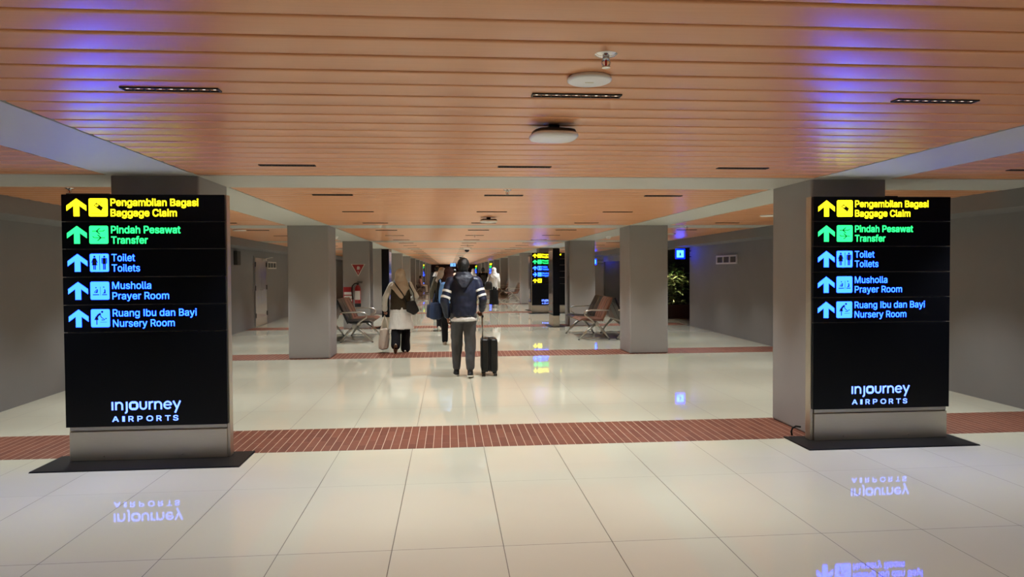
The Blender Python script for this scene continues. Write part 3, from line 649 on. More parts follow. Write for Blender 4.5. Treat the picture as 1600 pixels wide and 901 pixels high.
copy_tree(s0, (0.58, 16.0, ZC), label='tiny sprinkler on the third ceiling bay, on the corridor centre line')
copy_tree(s0, (0.58, 22.0, ZC), label='tiny sprinkler on the fourth ceiling bay, on the corridor centre line')

def flat_disc(x, y, label, r=0.092):
    t = empty('wireless_access_point', (x, y, ZC), label, 'access point')
    mb = MB(); mb.lathe([(r * .9, 0.004), (r * .97, -0.002), (r, -0.009), (r * .985, -0.015), (r * .9, -0.019), (r * .4, -0.020), (0.001, -0.020)], seg=48)
    mb.build('shell', M_white, t, smooth=True)
    mb = MB(); mb.box((-.018, -.003, -.0208), (.018, .003, -.0195)); o = mb.build('light_bar', mat('amber_bar', (205, 190, 130), .4, var=.05), t)
    tag(o, 'pale amber strip')
    return t
flat_disc(0.585, 2.95, 'flat white round disc flush on the nearest ceiling bay, beside the chrome sprinkler')
flat_disc(4.70, 10.25, 'flat white round disc on the ceiling over the right side aisle, nearer one', 0.12)
flat_disc(4.87, 15.5, 'flat white round disc on the ceiling over the right side aisle, farther one', 0.12)
flat_disc(-3.9, 13.9, 'flat white round disc on the ceiling over the left side aisle', 0.12)

def hung_ap(x, y, label):
    t = empty('hanging_access_point', (x, y, ZC), label, 'access point', rz=0.12)
    mb = MB()
    mb.box((-.03, -.02, -.02), (.03, .02, 0.004)); mb.box((-.10, -.05, -.042), (.10, .05, -.022)); mb.box((-.012, -.012, -.03), (.012, .012, -.01))
    mb.build('mount_bracket', M_blackpl, t, bevel=.004)
    def sq(r, z, n=40, e=3.2):
        pts = []
        for i in range(n):
            a = 2 * PI * i / n
            c, s = math.cos(a), math.sin(a)
            rr = r / (abs(c) ** e + abs(s) ** e) ** (1 / e)
            pts.append((rr * c, rr * s, z))
        return pts
    rings = [sq(.115, -.042), sq(.126, -.050), sq(.128, -.060), sq(.120, -.072), sq(.06, -.078), sq(.001, -.079)]
    mb = MB(); vs = [p for r_ in rings for p in r_]; n = 40
    fs = [(i * n + k, i * n + (k + 1) % n, (i + 1) * n + (k + 1) % n, (i + 1) * n + k) for i in range(len(rings) - 1) for k in range(n)]
    fs.append(tuple(range(n)))
    mb.add(vs, fs); mb.build('shell', M_white, t, smooth=True, autosmooth=60)
    mb = MB(); vs = sq(.113, -.028) + sq(.119, -.044); fs = [(k, (k + 1) % n, n + (k + 1) % n, n + k) for k in range(n)] + [tuple(range(n))]
    mb.add(vs, fs); mb.build('back_cover', M_blackpl, t, smooth=True, autosmooth=50)
    return t
ap0 = hung_ap(0.582, 3.95, 'rounded square white device hanging on a black bracket from the nearest ceiling bay')
copy_tree(ap0, (0.60, 10.75, ZC), label='rounded white device hanging on a black bracket from the second ceiling bay')

def dome_cam(x, y, label):
    t = empty('dome_camera', (x, y, ZC), label, 'security camera', group='dome cameras and detectors')
    mb = MB(); mb.lathe([(.075, .004), (.08, -.01), (.08, -.045), (.068, -.055)], seg=28); mb.build('housing', M_white, t, smooth=True, autosmooth=45)
    mb = MB(); mb.lathe([(.055, -.053)] + [(.055 * math.cos(a), -.055 - .055 * math.sin(a)) for a in (0, .3, .6, .9, 1.2, 1.5)], seg=24)
    o = mb.build('dome', M_black, t, smooth=True); tag(o, 'dark tinted dome')
    return t
dc = dome_cam(0.62, 24.3, 'white ceiling camera with black dome above the man in navy')
dc.scale = (1.5, 1.5, 1.5)
copy_tree(dc, (0.62, 37.0, ZC), label='smaller far white ceiling camera behind the one above the man in navy')
def detector(x, y, label):
    t = empty('smoke_detector', (x, y, ZC), label, 'smoke detector', group='smoke detectors on the beams')
    mb = MB(); mb.lathe([(.065, .003), (.065, -.012), (.055, -.02)], seg=24); mb.build('base', M_white, t, smooth=True, autosmooth=40)
    mb = MB(); mb.lathe([(.052, -.02), (.05, -.04), (.03, -.052), (.001, -.053)], seg=24); mb.build('sensor_head', M_white, t, smooth=True, autosmooth=40)
    return t
d0 = detector(-2.55, 16.6, 'white smoke detector under the left lengthwise beam, near the extinguisher column')
copy_tree(d0, (3.80, 16.9, ZC), label='white smoke detector under the right lengthwise beam, past the second right column')

# ------------------------------------------------------------------ lit wayfinding totems
def arc(cx, cz, r, a0, a1, n=10):
    return [(cx + r * math.cos(math.radians(a0 + (a1 - a0) * i / n)), cz + r * math.sin(math.radians(a0 + (a1 - a0) * i / n))) for i in range(n + 1)]

ARROW = [(0, 1), (.53, .60), (.53, .31), (.155, .60), (.155, 0), (-.155, 0), (-.155, .60), (-.53, .31), (-.53, .60)]
def arrow(mb, cx, z0, h, y, turn=False):
    pts = []
    for (a, b) in ARROW:
        if turn: a, b = (b - .5), -a + .5
        pts.append((cx + a * h, z0 + b * h))
    mb.poly(pts, y - .002, y)

def glyph(mb, kind, x, z, s, y):
    """dark pictogram in a lit square (slot 1) of side s with lower left corner x,z"""
    P = lambda pts: [(x + a * s, z + b * s) for a, b in pts]
    ya, yb_ = y - .0035, y - .002
    def poly(pts): mb.poly(P(pts), ya, yb_, 1)
    def rib(pts, wd): mb.ribbon(P(pts), wd * s, ya, yb_, 1)
    def disc(cx, cz, r, ry=None): mb.disc((x + cx * s, z + cz * s), r * s, ya, yb_, 1, 14, (ry * s if ry else None))
    if kind == 'bag':
        poly([(.27, .60), (.41, .76), (.76, .50), (.66, .30)])
        mb.disc((x + .43 * s, z + .61 * s), .085 * s, y - .0045, y - .0036, 0, 14, .06 * s)
        rib([(.60, .68), (.66, .80), (.70, .83)], .03)
        rib([(.14, .17), (.86, .17)], .035)
    elif kind == 'planes':
        for (zc, d) in ((.70, -1), (.34, 1)):
            X = lambda a: .5 + d * a
            rib([(X(-.32), zc + .07), (X(-.24), zc + .005), (X(-.1), zc), (X(.33), zc)], .04)
            poly([(X(.08), zc), (X(-.1), zc + .17), (X(-.03), zc + .17), (X(.16), zc)] if True else [])
            poly([(X(.08), zc), (X(-.1), zc - .17), (X(-.03), zc - .17), (X(.16), zc)])
    elif kind == 'toilets':
        disc(.25, .84, .055)
        poly([(.19, .77), (.31, .77), (.39, .36), (.11, .36)])
        rib([(.19, .74), (.10, .50)], .045); rib([(.31, .74), (.40, .50)], .045)
        rib([(.21, .38), (.21, .12)], .055); rib([(.29, .38), (.29, .12)], .055)
        rib([(.52, .90), (.52, .10)], .025)
        disc(.77, .84, .055)
        poly([(.68, .77), (.86, .77), (.86, .42), (.68, .42)])
        rib([(.645, .76), (.645, .46)], .045); rib([(.895, .76), (.895, .46)], .045)
        rib([(.73, .44), (.73, .12)], .06); rib([(.81, .44), (.81, .12)], .06)
    elif kind == 'prayer':
        disc(.30, .67, .035)
        poly([(.36, .60), (.40, .56), (.38, .38), (.22, .38), (.32, .46)])
        rib([(.33, .56), (.20, .40)], .03)
        rib([(.13, .28), (.46, .28)], .05)
        rib([(.53, .72), (.53, .24)], .015)
        disc(.71, .70, .035)
        poly([(.74, .60), (.80, .55), (.81, .36), (.66, .34), (.74, .44)])
        rib([(.62, .28), (.88, .28)], .05)
    elif kind == 'nursery':
        disc(.60, .85, .06)
        rib([(.52, .76), (.40, .68), (.30, .54)], .11)
        poly([(.25, .60), (.38, .54), (.40, .40), (.18, .40)])
        rib([(.31, .42), (.31, .14)], .05)
        rib([(.48, .70), (.56, .54), (.68, .46)], .04)
        disc(.80, .48, .035)
        rib([(.56, .40), (.70, .40), (.74, .46)], .045)
        rib([(.50, .28), (.84, .28)], .02)
    elif kind == 'figure':
        disc(.48, .78, .08); poly([(.40, .68), (.60, .68), (.66, .30), (.34, .30)]); rib([(.30, .20), (.72, .20)], .07)

def logo(mb, x, z, xh, y):
    """the airport operator's word mark: x = left edge, z = baseline, xh = x-height"""
    P = lambda pts: [(x + a * xh, z + b * xh) for a, b in pts]
    T = .2 * xh
    def st(pts, wd=None, closed=False): mb.ribbon(P(pts), wd or T, y - .002, y, 0, closed)
    st([(.15, 0), (.15, 1)])
    def n_(a, b):
        c = (a + b) / 2; r = (b - a) / 2
        st([(a, 0), (a, .98)]); st([(a, .55)] + arc(c, .55, r, 180, 0, 12)[0:] + [(b, 0)])
    n_(.56, 1.28)
    st([(1.80, 1), (1.80, -.12)] + arc(1.60, -.14, .20, 0, -95, 8))
    # four-lobed flower ring in place of the o
    ring = []
    for i in range(48):
        a = 2 * PI * i / 48
        rr = .415 + .075 * (abs(math.sin(2 * a)) ** .6 - .5)
        ring.append((2.60 + rr * math.cos(a) * 1.02, .5 + rr * math.sin(a)))
    st(ring, .26 * xh, True)
    st([(3.37, 1), (3.37, .42)] + arc(3.71, .42, .34, 180, 360, 12) + [(4.05, 1)])
    st([(4.43, 0), (4.43, .98)]); st([(4.43, .55)] + arc(4.80, .55, .37, 180, 80, 8))
    n_(5.08, 5.80)
    st([(6.14, .52), (6.96, .52)], .15 * xh); st(arc(6.55, .5, .41, 3, 322, 26))
    st([(7.20, 1), (7.63, .10)]); st([(8.02, 1), (7.40, -.45)])

FULL_ROWS = [('y', 'bag', ('Pengambilan Bagasi', .667), ('Baggage Claim', .50), False, 'b'),
             ('g', 'planes', ('Pindah Pesawat', .526), ('Transfer', .275), False, 'b'),
             ('b', 'toilets', ('Toilet', .175), ('Toilets', .212), False, 'm'),
             ('b', 'prayer', ('Musholla', .295), ('Prayer Room', .43), False, 'm'),
             ('b', 'nursery', ('Ruang Ibu dan Bayi', .64), ('Nursery Room', .47), False, 'm')]
EM = {'y': E_yel, 'g': E_grn, 'b': E_blu}
ZROW = [2.122, 1.905, 1.690, 1.470, 1.250, 1.033]
COLNAME = {'y': 'yellow', 'g': 'green', 'b': 'blue'}

def totem(loc, label, rows=FULL_ROWS, wd=1.24, dp=0.115, plate=True, side=1, px=(-.12, 1.4), brand=True):
    """local x: 0 at the left edge of the panels; y: 0 at their front"""
    t = empty('sign_totem', loc, label, 'sign')
    mb = MB(); mb.box((0.012, 0.032, 0.012), (wd - .008, dp, 2.114))
    mb.build('steel_case', M_steel, t, bevel=.003)
    # edge post on the corridor side
    mb = MB()
    ex = wd - .030 if side > 0 else -.008
    mb.box((ex, 0.032, 0.012), (ex + .038, dp + .004, 2.122)); mb.build('edge_post', M_steel, t, bevel=.002)
    for i in range(5):
        z1, z0 = ZROW[i] - .003, ZROW[i + 1] + .003
        mb = MB(); mb.box((0, 0, z0), (wd, .03, z1)); p = mb.build('sign_panel', M_black, t, bevel=.002)
        if rows[i] is None: continue
        c, kind, t1, t2, turn, off = rows[i]
        zb = ZROW[i + 1]
        mb = MB(); arrow(mb, .114, zb + .042, .140, 0.0, turn); mb.build('arrow', EM[c], p)
        mb = MB()
        s, r = .142, .012
        x0, zz = .207, zb + .041
        rr = arc(x0 + s - r, zz + s - r, r, 0, 90, 5) + arc(x0 + r, zz + s - r, r, 90, 180, 5) + arc(x0 + r, zz + r, r, 180, 270, 5) + arc(x0 + s - r, zz + r, r, 270, 360, 5)
        mb.poly(rr, -.002, 0.0, 0)
        glyph(mb, kind, x0, zz, s, 0.0)
        mb.build('pictogram', [EM[c], M_glyph[c]], p)
        mb = MB()
        if t1: add_text(mb, t1[0], .372, zb + .125, .055, t1[1], -.0015, 0, off)
        if t2: add_text(mb, t2[0], .372, zb + .043, .055, t2[1], -.0015, 0, off)
        if mb.v: mb.build('lettering', EM[c], p)
    mb = MB(); mb.box((0, 0, .283), (wd, .03, ZROW[5] - .003)); p = mb.build('sign_panel', M_black, t, bevel=.002)
    if brand:
        mb = MB(); logo(mb, .345, .413, .0660, 0.0)
        xs = [.353, .429, .476, .544, .613, .690, .757, .818]
        ws = [.048, .018, .038, .038, .050, .038, .040, .038]
        for ch, xx, wc in zip('AIRPORTS', xs, ws):
            add_text(mb, ch, xx, .322, .041, wc, -.0015, 0, 'b')
        mb.build('logo', E_logo, p)
    mb = MB(); mb.box((.020, .010, .012), (wd - .012, .034, .243)); mb.build('plinth', M_steel, t, bevel=.002)
    mb = MB(); mb.box((.020, .020, .252), (wd - .012, .034, .280)); mb.build('trim_strip', M_alu, t, bevel=.002)
    for xx in (.28, .88):
        mb = MB(); mb.ell((xx, .009, .045), (.005, .004, .005), seg=10, rings=6); mb.build('screw', M_chrome, t, smooth=True)
    if plate:
        mb = MB()
        x0, x1 = px
        mb.add([(x0, -.27, 0), (x1, -.27, 0), (x1, .20, 0), (x0, .20, 0), (x0 + .006, -.264, .010), (x1 - .006, -.264, .010), (x1 - .006, .20, .010), (x0 + .006, .20, .010)],
               [(0, 3, 2, 1), (4, 5, 6, 7), (0, 1, 5, 4), (1, 2, 6, 5), (2, 3, 7, 6), (3, 0, 4, 7)])
        mb.build('base_plate', M_plate, t)
    return t
SY = 5.935
tl = totem((-3.02, SY, 0), 'big black lit sign totem standing before the nearest left column, on a black floor plate', side=1, px=(-.14, 1.40))
tr = totem((3.125, SY, 0), 'big black lit sign totem before the nearest right column, black cable at its base', side=-1, px=(-.17, 1.335), wd=1.245)
ROWS_B = [FULL_ROWS[0], FULL_ROWS[1], FULL_ROWS[2], ('b', 'prayer', ('Musholla', .295), ('Prayer Room', .43), True, 'm'), ('y', 'figure', None, None, False, 'm')]
tb = totem((2.90, 25.05, 0), 'smaller lit sign totem with one right-pointing arrow, partly behind a dark display totem', rows=ROWS_B, side=-1)
copy_tree(tl, (-2.35, 63.2, 0), rz=1.36, label='far lit sign totem at the left row of columns, a thin stack of coloured dots')
copy_tree(tr, (3.22, 57.0, 0), rz=-1.42, label='far lit sign totem at the right row of columns, above the woman in white')
copy_tree(tr, (3.05, 83.0, 0), rz=-1.4, label='farthest tiny lit sign totem near the dark end wall of the corridor')

mb = MB()
mb.tube([(3.10, 6.10, .10), (3.06, 6.11, .105), (3.035, 6.125, .085), (3.03, 6.135, .05), (3.04, 6.14, .018)], .008, 10)
tag(mb.build('power_cable', M_rubber, smooth=True), 'short thick black cable looping from the right sign totem to the floor plate', 'cable')

# dark display totems standing edge-on further down the corridor
M_screen = mat('dim_screen', (14, 16, 24), 0.12, emit=(.10, .16, .42), estr=.22, var=.1)
M_glass = mat('dark_glass', (60, 60, 64), 0.10, spec=.8, var=.05)
def display(loc, wx, dy, label, side, lit, zt=2.08):
    t = empty('display_totem', loc, label, 'display')
    mb = MB(); mb.box((0, 0, .305), (wx, dy, zt)); mb.build('housing', M_black, t, bevel=.004)
    mb = MB(); mb.box((.005, .005, .012), (wx - .005, dy - .005, .30)); mb.build('plinth', M_steel, t, bevel=.003)
    mb = MB()
    x = wx if side > 0 else -.004
    mb.box((x, .04, .75 if lit else .34), (x + .004, dy - .04, zt - .06)); o = mb.build('screen', lit or M_glass, t)
    tag(o, 'bluish lit screen' if lit else 'dark reflective glass')
    mb = MB(); mb.box((-.12, -.10, 0), (wx + .12, dy + .1, .011)); mb.build('base_plate', M_plate, t)
    return t
display((2.745, 18.85, 0), .18, .85, 'dark display totem seen edge-on beside the third right column, steel plinth below', -1, None)
display((-1.745, 19.0, 0), .19, .85, 'dark display totem with a bluish screen behind the woman in cream hijab', 1, M_screen)
display((3.03, 26.6, 0), .10, .7, 'thin black display totem behind the mid-distance lit sign', -1, None)

# ------------------------------------------------------------------ waiting benches
def pad_profile(pts, th):
    """thick ribbon in the x-z plane from a centreline"""
    L, R = [], []
    n = len(pts)
    for i in range(n):
        a, b = pts[max(0, i - 1)], pts[min(n - 1, i + 1)]
        d = Vector((b[0] - a[0], b[1] - a[1])).normalized()
        tt = th * (1 if 0 < i < n - 1 else .6)
        L.append((pts[i][0] - d.y * tt / 2, pts[i][1] + d.x * tt / 2)); R.append((pts[i][0] + d.y * tt / 2, pts[i][1] - d.x * tt / 2))
    return L + R[::-1]
def bench(loc, flip, label, near_black=False, group='waiting benches'):
    """local: seats face -x (flip: +x); y from 0 (near end) to 1.8"""
    t = empty('waiting_bench', loc, label, 'bench', group=group)
    s = -1 if flip else 1
    W = .45
    for i in range(4):
        black = (i < 2) == near_black
        m = M_leather_b if black else M_leather_t
        y0, y1 = i * W + .008, (i + 1) * W - .008
        mb = MB(); mb.poly([(s * a, b) for a, b in pad_profile([(-.26, .425), (-.20, .447), (0, .435), (.18, .425), (.26, .44)], .05)], y0, y1)
        mb.build('seat', m, t, bevel=.010)
        mb = MB(); mb.poly([(s * a, b) for a, b in pad_profile([(.245, .40), (.29, .52), (.35, .66), (.42, .80), (.46, .905)], .045)], y0, y1)
        o = mb.build('backrest', m, t, bevel=.010)
        mb = MB()
        ym = (y0 + y1) / 2
        mb.tube([(s * (.262 - .024), ym, .47), (s * (.325 - .024), ym, .64), (s * (.435 - .024), ym, .87)], .0035, 6)
        mb.build('piping', M_olive_line if black else M_leather_b, o)
    mb = MB(); mb.box((min(s * .08, s * .16), .02, .33), (max(s * .08, s * .16), 1.78, .385)); mb.build('beam', M_alu, t, bevel=.006)
    for y in (.06, 1.74):
        mb = MB()
        for (a, b) in ((-.26, .02), (.40, .02)):
            p0, p1 = Vector((s * .11, y, .345)), Vector((s * a, y, b))
            mb.tube([p0, p0.lerp(p1, .5) + Vector((0, 0, .025)), p1], [.034, .026, .017], 10)
        mb.tube([(s * -.25, y, .03), (s * .39, y, .03)], .010, 8)
        mb.build('leg', M_alu, t, smooth=True)
        for a in (-.26, .40):
            mb = MB(); mb.lathe([(.022, 0), (.022, .012), (.014, .02)], (s * a, y, 0), 14); mb.build('foot', M_rubber, t)
    for y in (-.03, 1.83):
        mb = MB()
        pts = [(.40, .64), (.20, .645), (.0, .645), (-.10, .63), (-.155, .585), (-.14, .53), (-.06, .48), (.02, .42), (.07, .36)]
        mb.tube([(s * a, y, b) for a, b in pts], .017, 10); mb.build('armrest', M_alu, t, smooth=True)
        mb = MB(); mb.lathe([(.045, -.03), (.045, .03)], seg=18, M=Matrix.Translation((s * .11, y, .35)) @ Matrix.Rotation(PI / 2, 4, 'X')); mb.build('hub', M_alu, t, bevel=.004)
    return t
bench((3.04, 15.2, 0), False, 'black and brown airport bench between right columns, seats facing the corridor')
bench((4.02, 15.2, 0), True, 'dark bench backing onto the black and brown one between the right columns', True)
bench((-1.88, 15.35, 0), True, 'striped black and brown bench by the left column, seats facing the corridor, beside extinguisher column', True)
bench((-2.86, 15.35, 0), False, 'dark bench half hidden behind the second left column, back to the corridor', True)
bench((3.0, 34.0, 0), False, 'distant brown bench by the right columns past the lit sign', False)
bench((3.0, 41.0, 0), False, 'tiny far bench between the right columns beyond the distant brown bench', False)
bench((-1.85, 48.2, 0), True, 'tiny far bench at the left columns where someone in pink sits', True)

# ------------------------------------------------------------------ left wall: door, vents, box; extinguisher column
# double steel door
def on_left(y, z, d=0.0): return Vector((xl(y) + d, y, z))
def lbox(mb, y0, y1, z0, z1, d0, d1, mi=0, f=xl, s=1):
    vs = []
    for z in (z0, z1):
        vs += [(f(y0) + s * d0, y0, z), (f(y0) + s * d1, y0, z), (f(y1) + s * d1, y1, z), (f(y1) + s * d0, y1, z)]
    mb.add(vs, [(0, 3, 2, 1), (4, 5, 6, 7), (0, 1, 5, 4), (1, 2, 6, 5), (2, 3, 7, 6), (3, 0, 4, 7)], mi)
def steel_door(y0, y1, zt, n):
    mb = MB(); lbox(mb, y0 - .05, y1 + .05, 0, zt + .05, -.02, .015)
    d = struct(f'door_{n}', mb, M_wall)
    ym = (y0 + y1) / 2
    for a, b in ((y0, ym - .006), (ym + .006, y1)):
        mb = MB(); lbox(mb, a, b, .012, zt, .0, .035); mb.build('door_leaf', M_doorsteel, d, bevel=.003)
    mb = MB()
    for yy in (y0 + .0, y1 - .0):
        for zz in (.25, 1.0, 1.65):
            p = on_left(yy, zz, .04); mb.tube([p, p + Vector((0, 0, .13))], .016, 8)
    mb.build('hinge', M_blackpl, d)
    p = on_left(ym + .06, 1.0, .045)
    mb = MB(); mb.tube([p, p + Vector((.04, 0, 0)), p + Vector((.045, .11, 0))], .010, 8); mb.build('door_handle', M_chrome, d, smooth=True)
    p = on_left(y1 - .3, zt - .05, .06)
    mb = MB(); mb.box(p - Vector((.03, .11, .03)), p + Vector((.03, .11, .03))); q = p + Vector((.02, .05, .04))
    mb.tube([q, q + Vector((.14, .2, .03)), q + Vector((.02, .38, .05))], .010, 6); mb.build('door_closer', M_alu, d)
steel_door(20.1, 21.5, 1.90, 1)
steel_door(29.6, 31.4, 2.0, 3)

def vent(f, s, y0, y1, z0, z1, label, n=3, m=M_whitesign):
    t = empty('wall_vent', (0, 0, 0), label, 'vent')
    w_, g = .045, (y1 - y0 - .045) / n
    mb = MB()
    lbox(mb, y0, y1, z1 - .035, z1, 0, .03, 0, f, s); lbox(mb, y0, y1, z0, z0 + .035, 0, .03, 0, f, s)
    for i in range(n + 1):
        lbox(mb, y0 + g * i, y0 + g * i + w_, z0 + .03, z1 - .03, 0, .028, 0, f, s)
    mb.build('frame', m, t)
    mb = MB(); lbox(mb, y0 + .03, y1 - .03, z0 + .02, z1 - .02, 0, .006, 0, f, s); mb.build('grille', mat('vent_dark', (62, 58, 52), .7, var=.2, vscale=30), t)
    return t
vent(xl, 1, 21.75, 22.95, 1.60, 1.81, 'white framed three-slot vent high on the left wall beside the steel door')
vent(xr, -1, 15.25, 16.55, 1.62, 1.82, 'white framed three-slot vent high on the right wall past the nearest right column')
mb = MB(); lbox(mb, 18.0, 18.32, 1.68, 2.02, 0, .09)
bx = mb.build('wall_speaker', mat('speaker_box', (48, 44, 38), .6, var=.1), bevel=.008); tag(bx, 'narrow dark box mounted high on the left wall before the steel door', 'wall box')

YC3 = yb(2) + .06
# extinguisher
def on_col(x, z): return (x, YC3, z)
t = empty('fire_extinguisher', (-2.36, YC3 - .09, 0.60), 'red fire extinguisher hanging on the third left column beside a red notice board', 'fire extinguisher')
mb = MB(); mb.lathe([(.02, .0), (.07, .0), (.078, .012), (.078, .44), (.07, .49), (.045, .53), (.025, .545), (.022, .57)], seg=28); mb.build('cylinder', M_red, t, smooth=True, autosmooth=40)
mb = MB(); mb.lathe([(.080, -.015), (.080, .07), (.078, .075)], seg=28); o = mb.build('base_ring', M_rubber, t); tag(o, 'black rubber base')
mb = MB()
for i in range(9):
    a0, a1 = math.radians(210 + i * 13), math.radians(223 + i * 13)
    r_ = .0795
    mb.add([(r_ * math.cos(a0), r_ * math.sin(a0), .17), (r_ * math.cos(a1), r_ * math.sin(a1), .17), (r_ * math.cos(a1), r_ * math.sin(a1), .40), (r_ * math.cos(a0), r_ * math.sin(a0), .40)], [(0, 1, 2, 3)])
o = mb.build('paper_label', M_whitesign, t, smooth=True); tag(o, 'white instruction label')
mb = MB(); mb.lathe([(.026, .555), (.03, .60), (.02, .62)], seg=16); mb.box((-.02, -.012, .60), (.12, .012, .622)); mb.box((-.01, -.010, .635), (.13, .010, .650)); mb.build('valve_handle', M_blackpl, t, bevel=.003)
mb = MB(); mb.tube([(-.02, 0, .60), (-.08, -.01, .59), (-.135, -.02, .53), (-.15, -.02, .42), (-.14, -.02, .28), (-.125, -.02, .18)], [.014, .014, .014, .014, .016, .02], 10); mb.build('hose', M_rubber, t, smooth=True)
mb = MB(); mb.box((-.03, .07, .38), (.03, .092, .46)); mb.build('bracket', M_blackpl, t)
mb = MB(); mb.box((-2.74, YC3 - .012, .68), (-2.50, YC3 - .001, 1.10)); nb = mb.build('notice_board', M_redsign)
tag(nb, 'red notice board with white panel lines on the third left column left of the extinguisher', 'sign')
mb = MB()
for z0, z1 in ((.90, .97), (.80, .87), (.72, .78)): mb.box((-2.72, YC3 - .014, z0), (-2.52, YC3 - .0121, z1))
o = mb.build('white_lines', M_whitesign, nb)
mb = MB(); tz, tx, hw = 1.70, -2.355, .185
mb.poly([(tx - hw, tz), (tx + hw, tz), (tx, tz - .33)], YC3 - .006, YC3 - .001)
ts = mb.build('extinguisher_sign', M_whitesign); tag(ts, 'red and white triangular extinguisher sign pointing down on the third left column', 'sign')
mb = MB(); mb.poly([(tx - hw + .03, tz - .016), (tx + hw - .03, tz - .016), (tx, tz - .295)], YC3 - .009, YC3 - .0065); mb.build('red_field', M_redsign, ts)
mb = MB(); mb.poly([(tx - .03, tz - .15), (tx + .03, tz - .15), (tx + .03, tz - .09), (tx + .012, tz - .06), (tx - .012, tz - .06), (tx - .03, tz - .09)], YC3 - .011, YC3 - .0095)
mb.ribbon([(tx + .03, tz - .07), (tx + .045, tz - .10), (tx + .045, tz - .14)], .012, YC3 - .011, YC3 - .0095)
mb.poly([(tx - .012, tz - .19), (tx + .012, tz - .19), (tx, tz - .26)], YC3 - .011, YC3 - .0095); mb.build('emblem', M_whitesign, ts)

# ------------------------------------------------------------------ toilet signs, niche with plants, hanging sign
E_toilet = emis('lit_toilet_face', (.014, .078, 1.0), 18.0)
E_halo = emis('lit_toilet_rim', (.0, .003, 1.0), 24.0)
def toilet_sign(loc, label, s=.25, arm=.2):
    t = empty('toilet_sign', loc, label, 'sign', group='projecting blue toilet signs')
    mb = MB(); mb.box((0, 0, 0), (s, .09, s)); mb.build('casing', mat('navy_casing', (14, 18, 60), .4, var=.1), t, bevel=.004)
    mb = MB(); mb.poly([(.03, .03), (s - .03, .03), (s - .03, s - .03), (.03, s - .03)], -.003, 0.0); glyph(mb, 'figure', .05, .045, s - .1, -.001)
    mb.build('lit_face', [E_toilet, M_glyph['b']], t)
    mb = MB()
    for a in ((0, 0, s - .012, s), (0, 0, 0, .012)):
        mb.box((0.0, -.002, a[2]), (s, .0, a[3]))
    for a in (0, s - .012): mb.box((a, -.002, .012), (a + .012, .0, s - .012))
    mb.box((s, .02, .03), (s + .003, .07, s - .03))
    mb.build('lit_rim', E_halo, t)
    mb = MB(); mb.box((s + .003, .03, .04), (s + arm, .06, .06)); mb.box((s + .003, .03, s - .06), (s + arm, .06, s - .04)); mb.build('bracket', M_blackpl, t)
    return t
toilet_sign((5.97, 18.55, 1.79), 'blue lit toilet sign projecting from the end of the right wall above the plants', arm=.185)
toilet_sign((6.22, 31.15, 1.74), 'smaller far blue lit toilet sign beyond the dark panel on the right wall', arm=.33)

M_leaf = mat('leaf_green', (58, 84, 34), 0.45, var=.35, vscale=9)
M_leaf2 = mat('leaf_yellow_green', (138, 148, 96), 0.45, var=.3, vscale=9)
M_stem = mat('stem_brown', (70, 52, 36), 0.8, var=.2)
M_planter = mat('planter_brown', (64, 42, 34), 0.7, var=.12)
mb = MB(); mb.box((6.62, 21.6, 0), (9.9, 21.72, .42)); mb.box((6.62, 21.72, 0), (6.74, 24.1, .42)); mb.box((6.74, 21.72, .0), (9.9, 24.1, .34))
tag(mb.build('planter', M_planter, bevel=.01), 'long low brown planter under the lit plants in the right wall niche', 'planter')
def leaf(mb, base, d, ln, wd, droop=.3, mi=0):
    d = d.normalized(); side = d.cross(Vector((0, 0, 1)))
    if side.length < .05: side = Vector((1, 0, 0))
    side.normalize()
    n = 6; vs = []
    for i in range(n + 1):
        u = i / n
        c = base + d * ln * u - Vector((0, 0, droop * ln * u * u))
        ww = wd * math.sin(PI * min(1, .12 + .88 * u)) * .5 + .002
        up = Vector((0, 0, .25 * ww))
        vs += [c - side * ww + up, c, c + side * ww + up]
    fs = []
    for i in range(n):
        for k in (0, 1): fs.append((i * 3 + k, i * 3 + k + 1, i * 3 + k + 4, i * 3 + k + 3))
    mb.add(vs, fs, mi)
def plant(loc, h, nst, label, m, ln=.30, wd=.09, seed=1):
    r = random.Random(seed)
    t = empty('plant', loc, label, 'plant')
    st, lf = MB(), MB()
    for i in range(nst):
        a = r.uniform(0, 2 * PI); rad = r.uniform(.0, .25)
        top = Vector((rad * math.cos(a) * 1.4, rad * math.sin(a) * 1.4, h * r.uniform(.55, 1)))
        b0 = Vector((rad * .4 * math.cos(a), rad * .4 * math.sin(a), 0))
        st.tube([b0, (b0 + top) / 2 + Vector((0, 0, .05)), top], [.010, .008, .005], 6)
        for q in range(16):
            u = r.uniform(.35, 1.0); aa = r.uniform(0, 2 * PI)
            p = b0.lerp(top, u)
            leaf(lf, p, Vector((math.cos(aa), math.sin(aa), r.uniform(.1, .9))), ln * r.uniform(.7, 1.2), wd * r.uniform(.7, 1.2), r.uniform(.2, .6))
    st.build('stem', M_stem, t, smooth=True)
    lf.build('foliage', m, t, smooth=True)
    return t
plant((7.05, 22.0, .33), 1.25, 9, 'tall bushy broad-leaved plant lit yellow-green at the niche corner', M_leaf2, .26, .10, 3)
plant((6.88, 22.9, .33), 1.30, 8, 'dark green spiky plant at the left of the niche planter', M_leaf, .48, .05, 5)
plant((7.45, 22.7, .33), 1.45, 9, 'dark leafy plant at the back of the niche planter', M_leaf, .30, .09, 8)
plant((6.98, 21.88, .33), .35, 6, 'low bright yellow-green plant at the front edge of the niche planter', M_leaf2, .18, .08, 9)
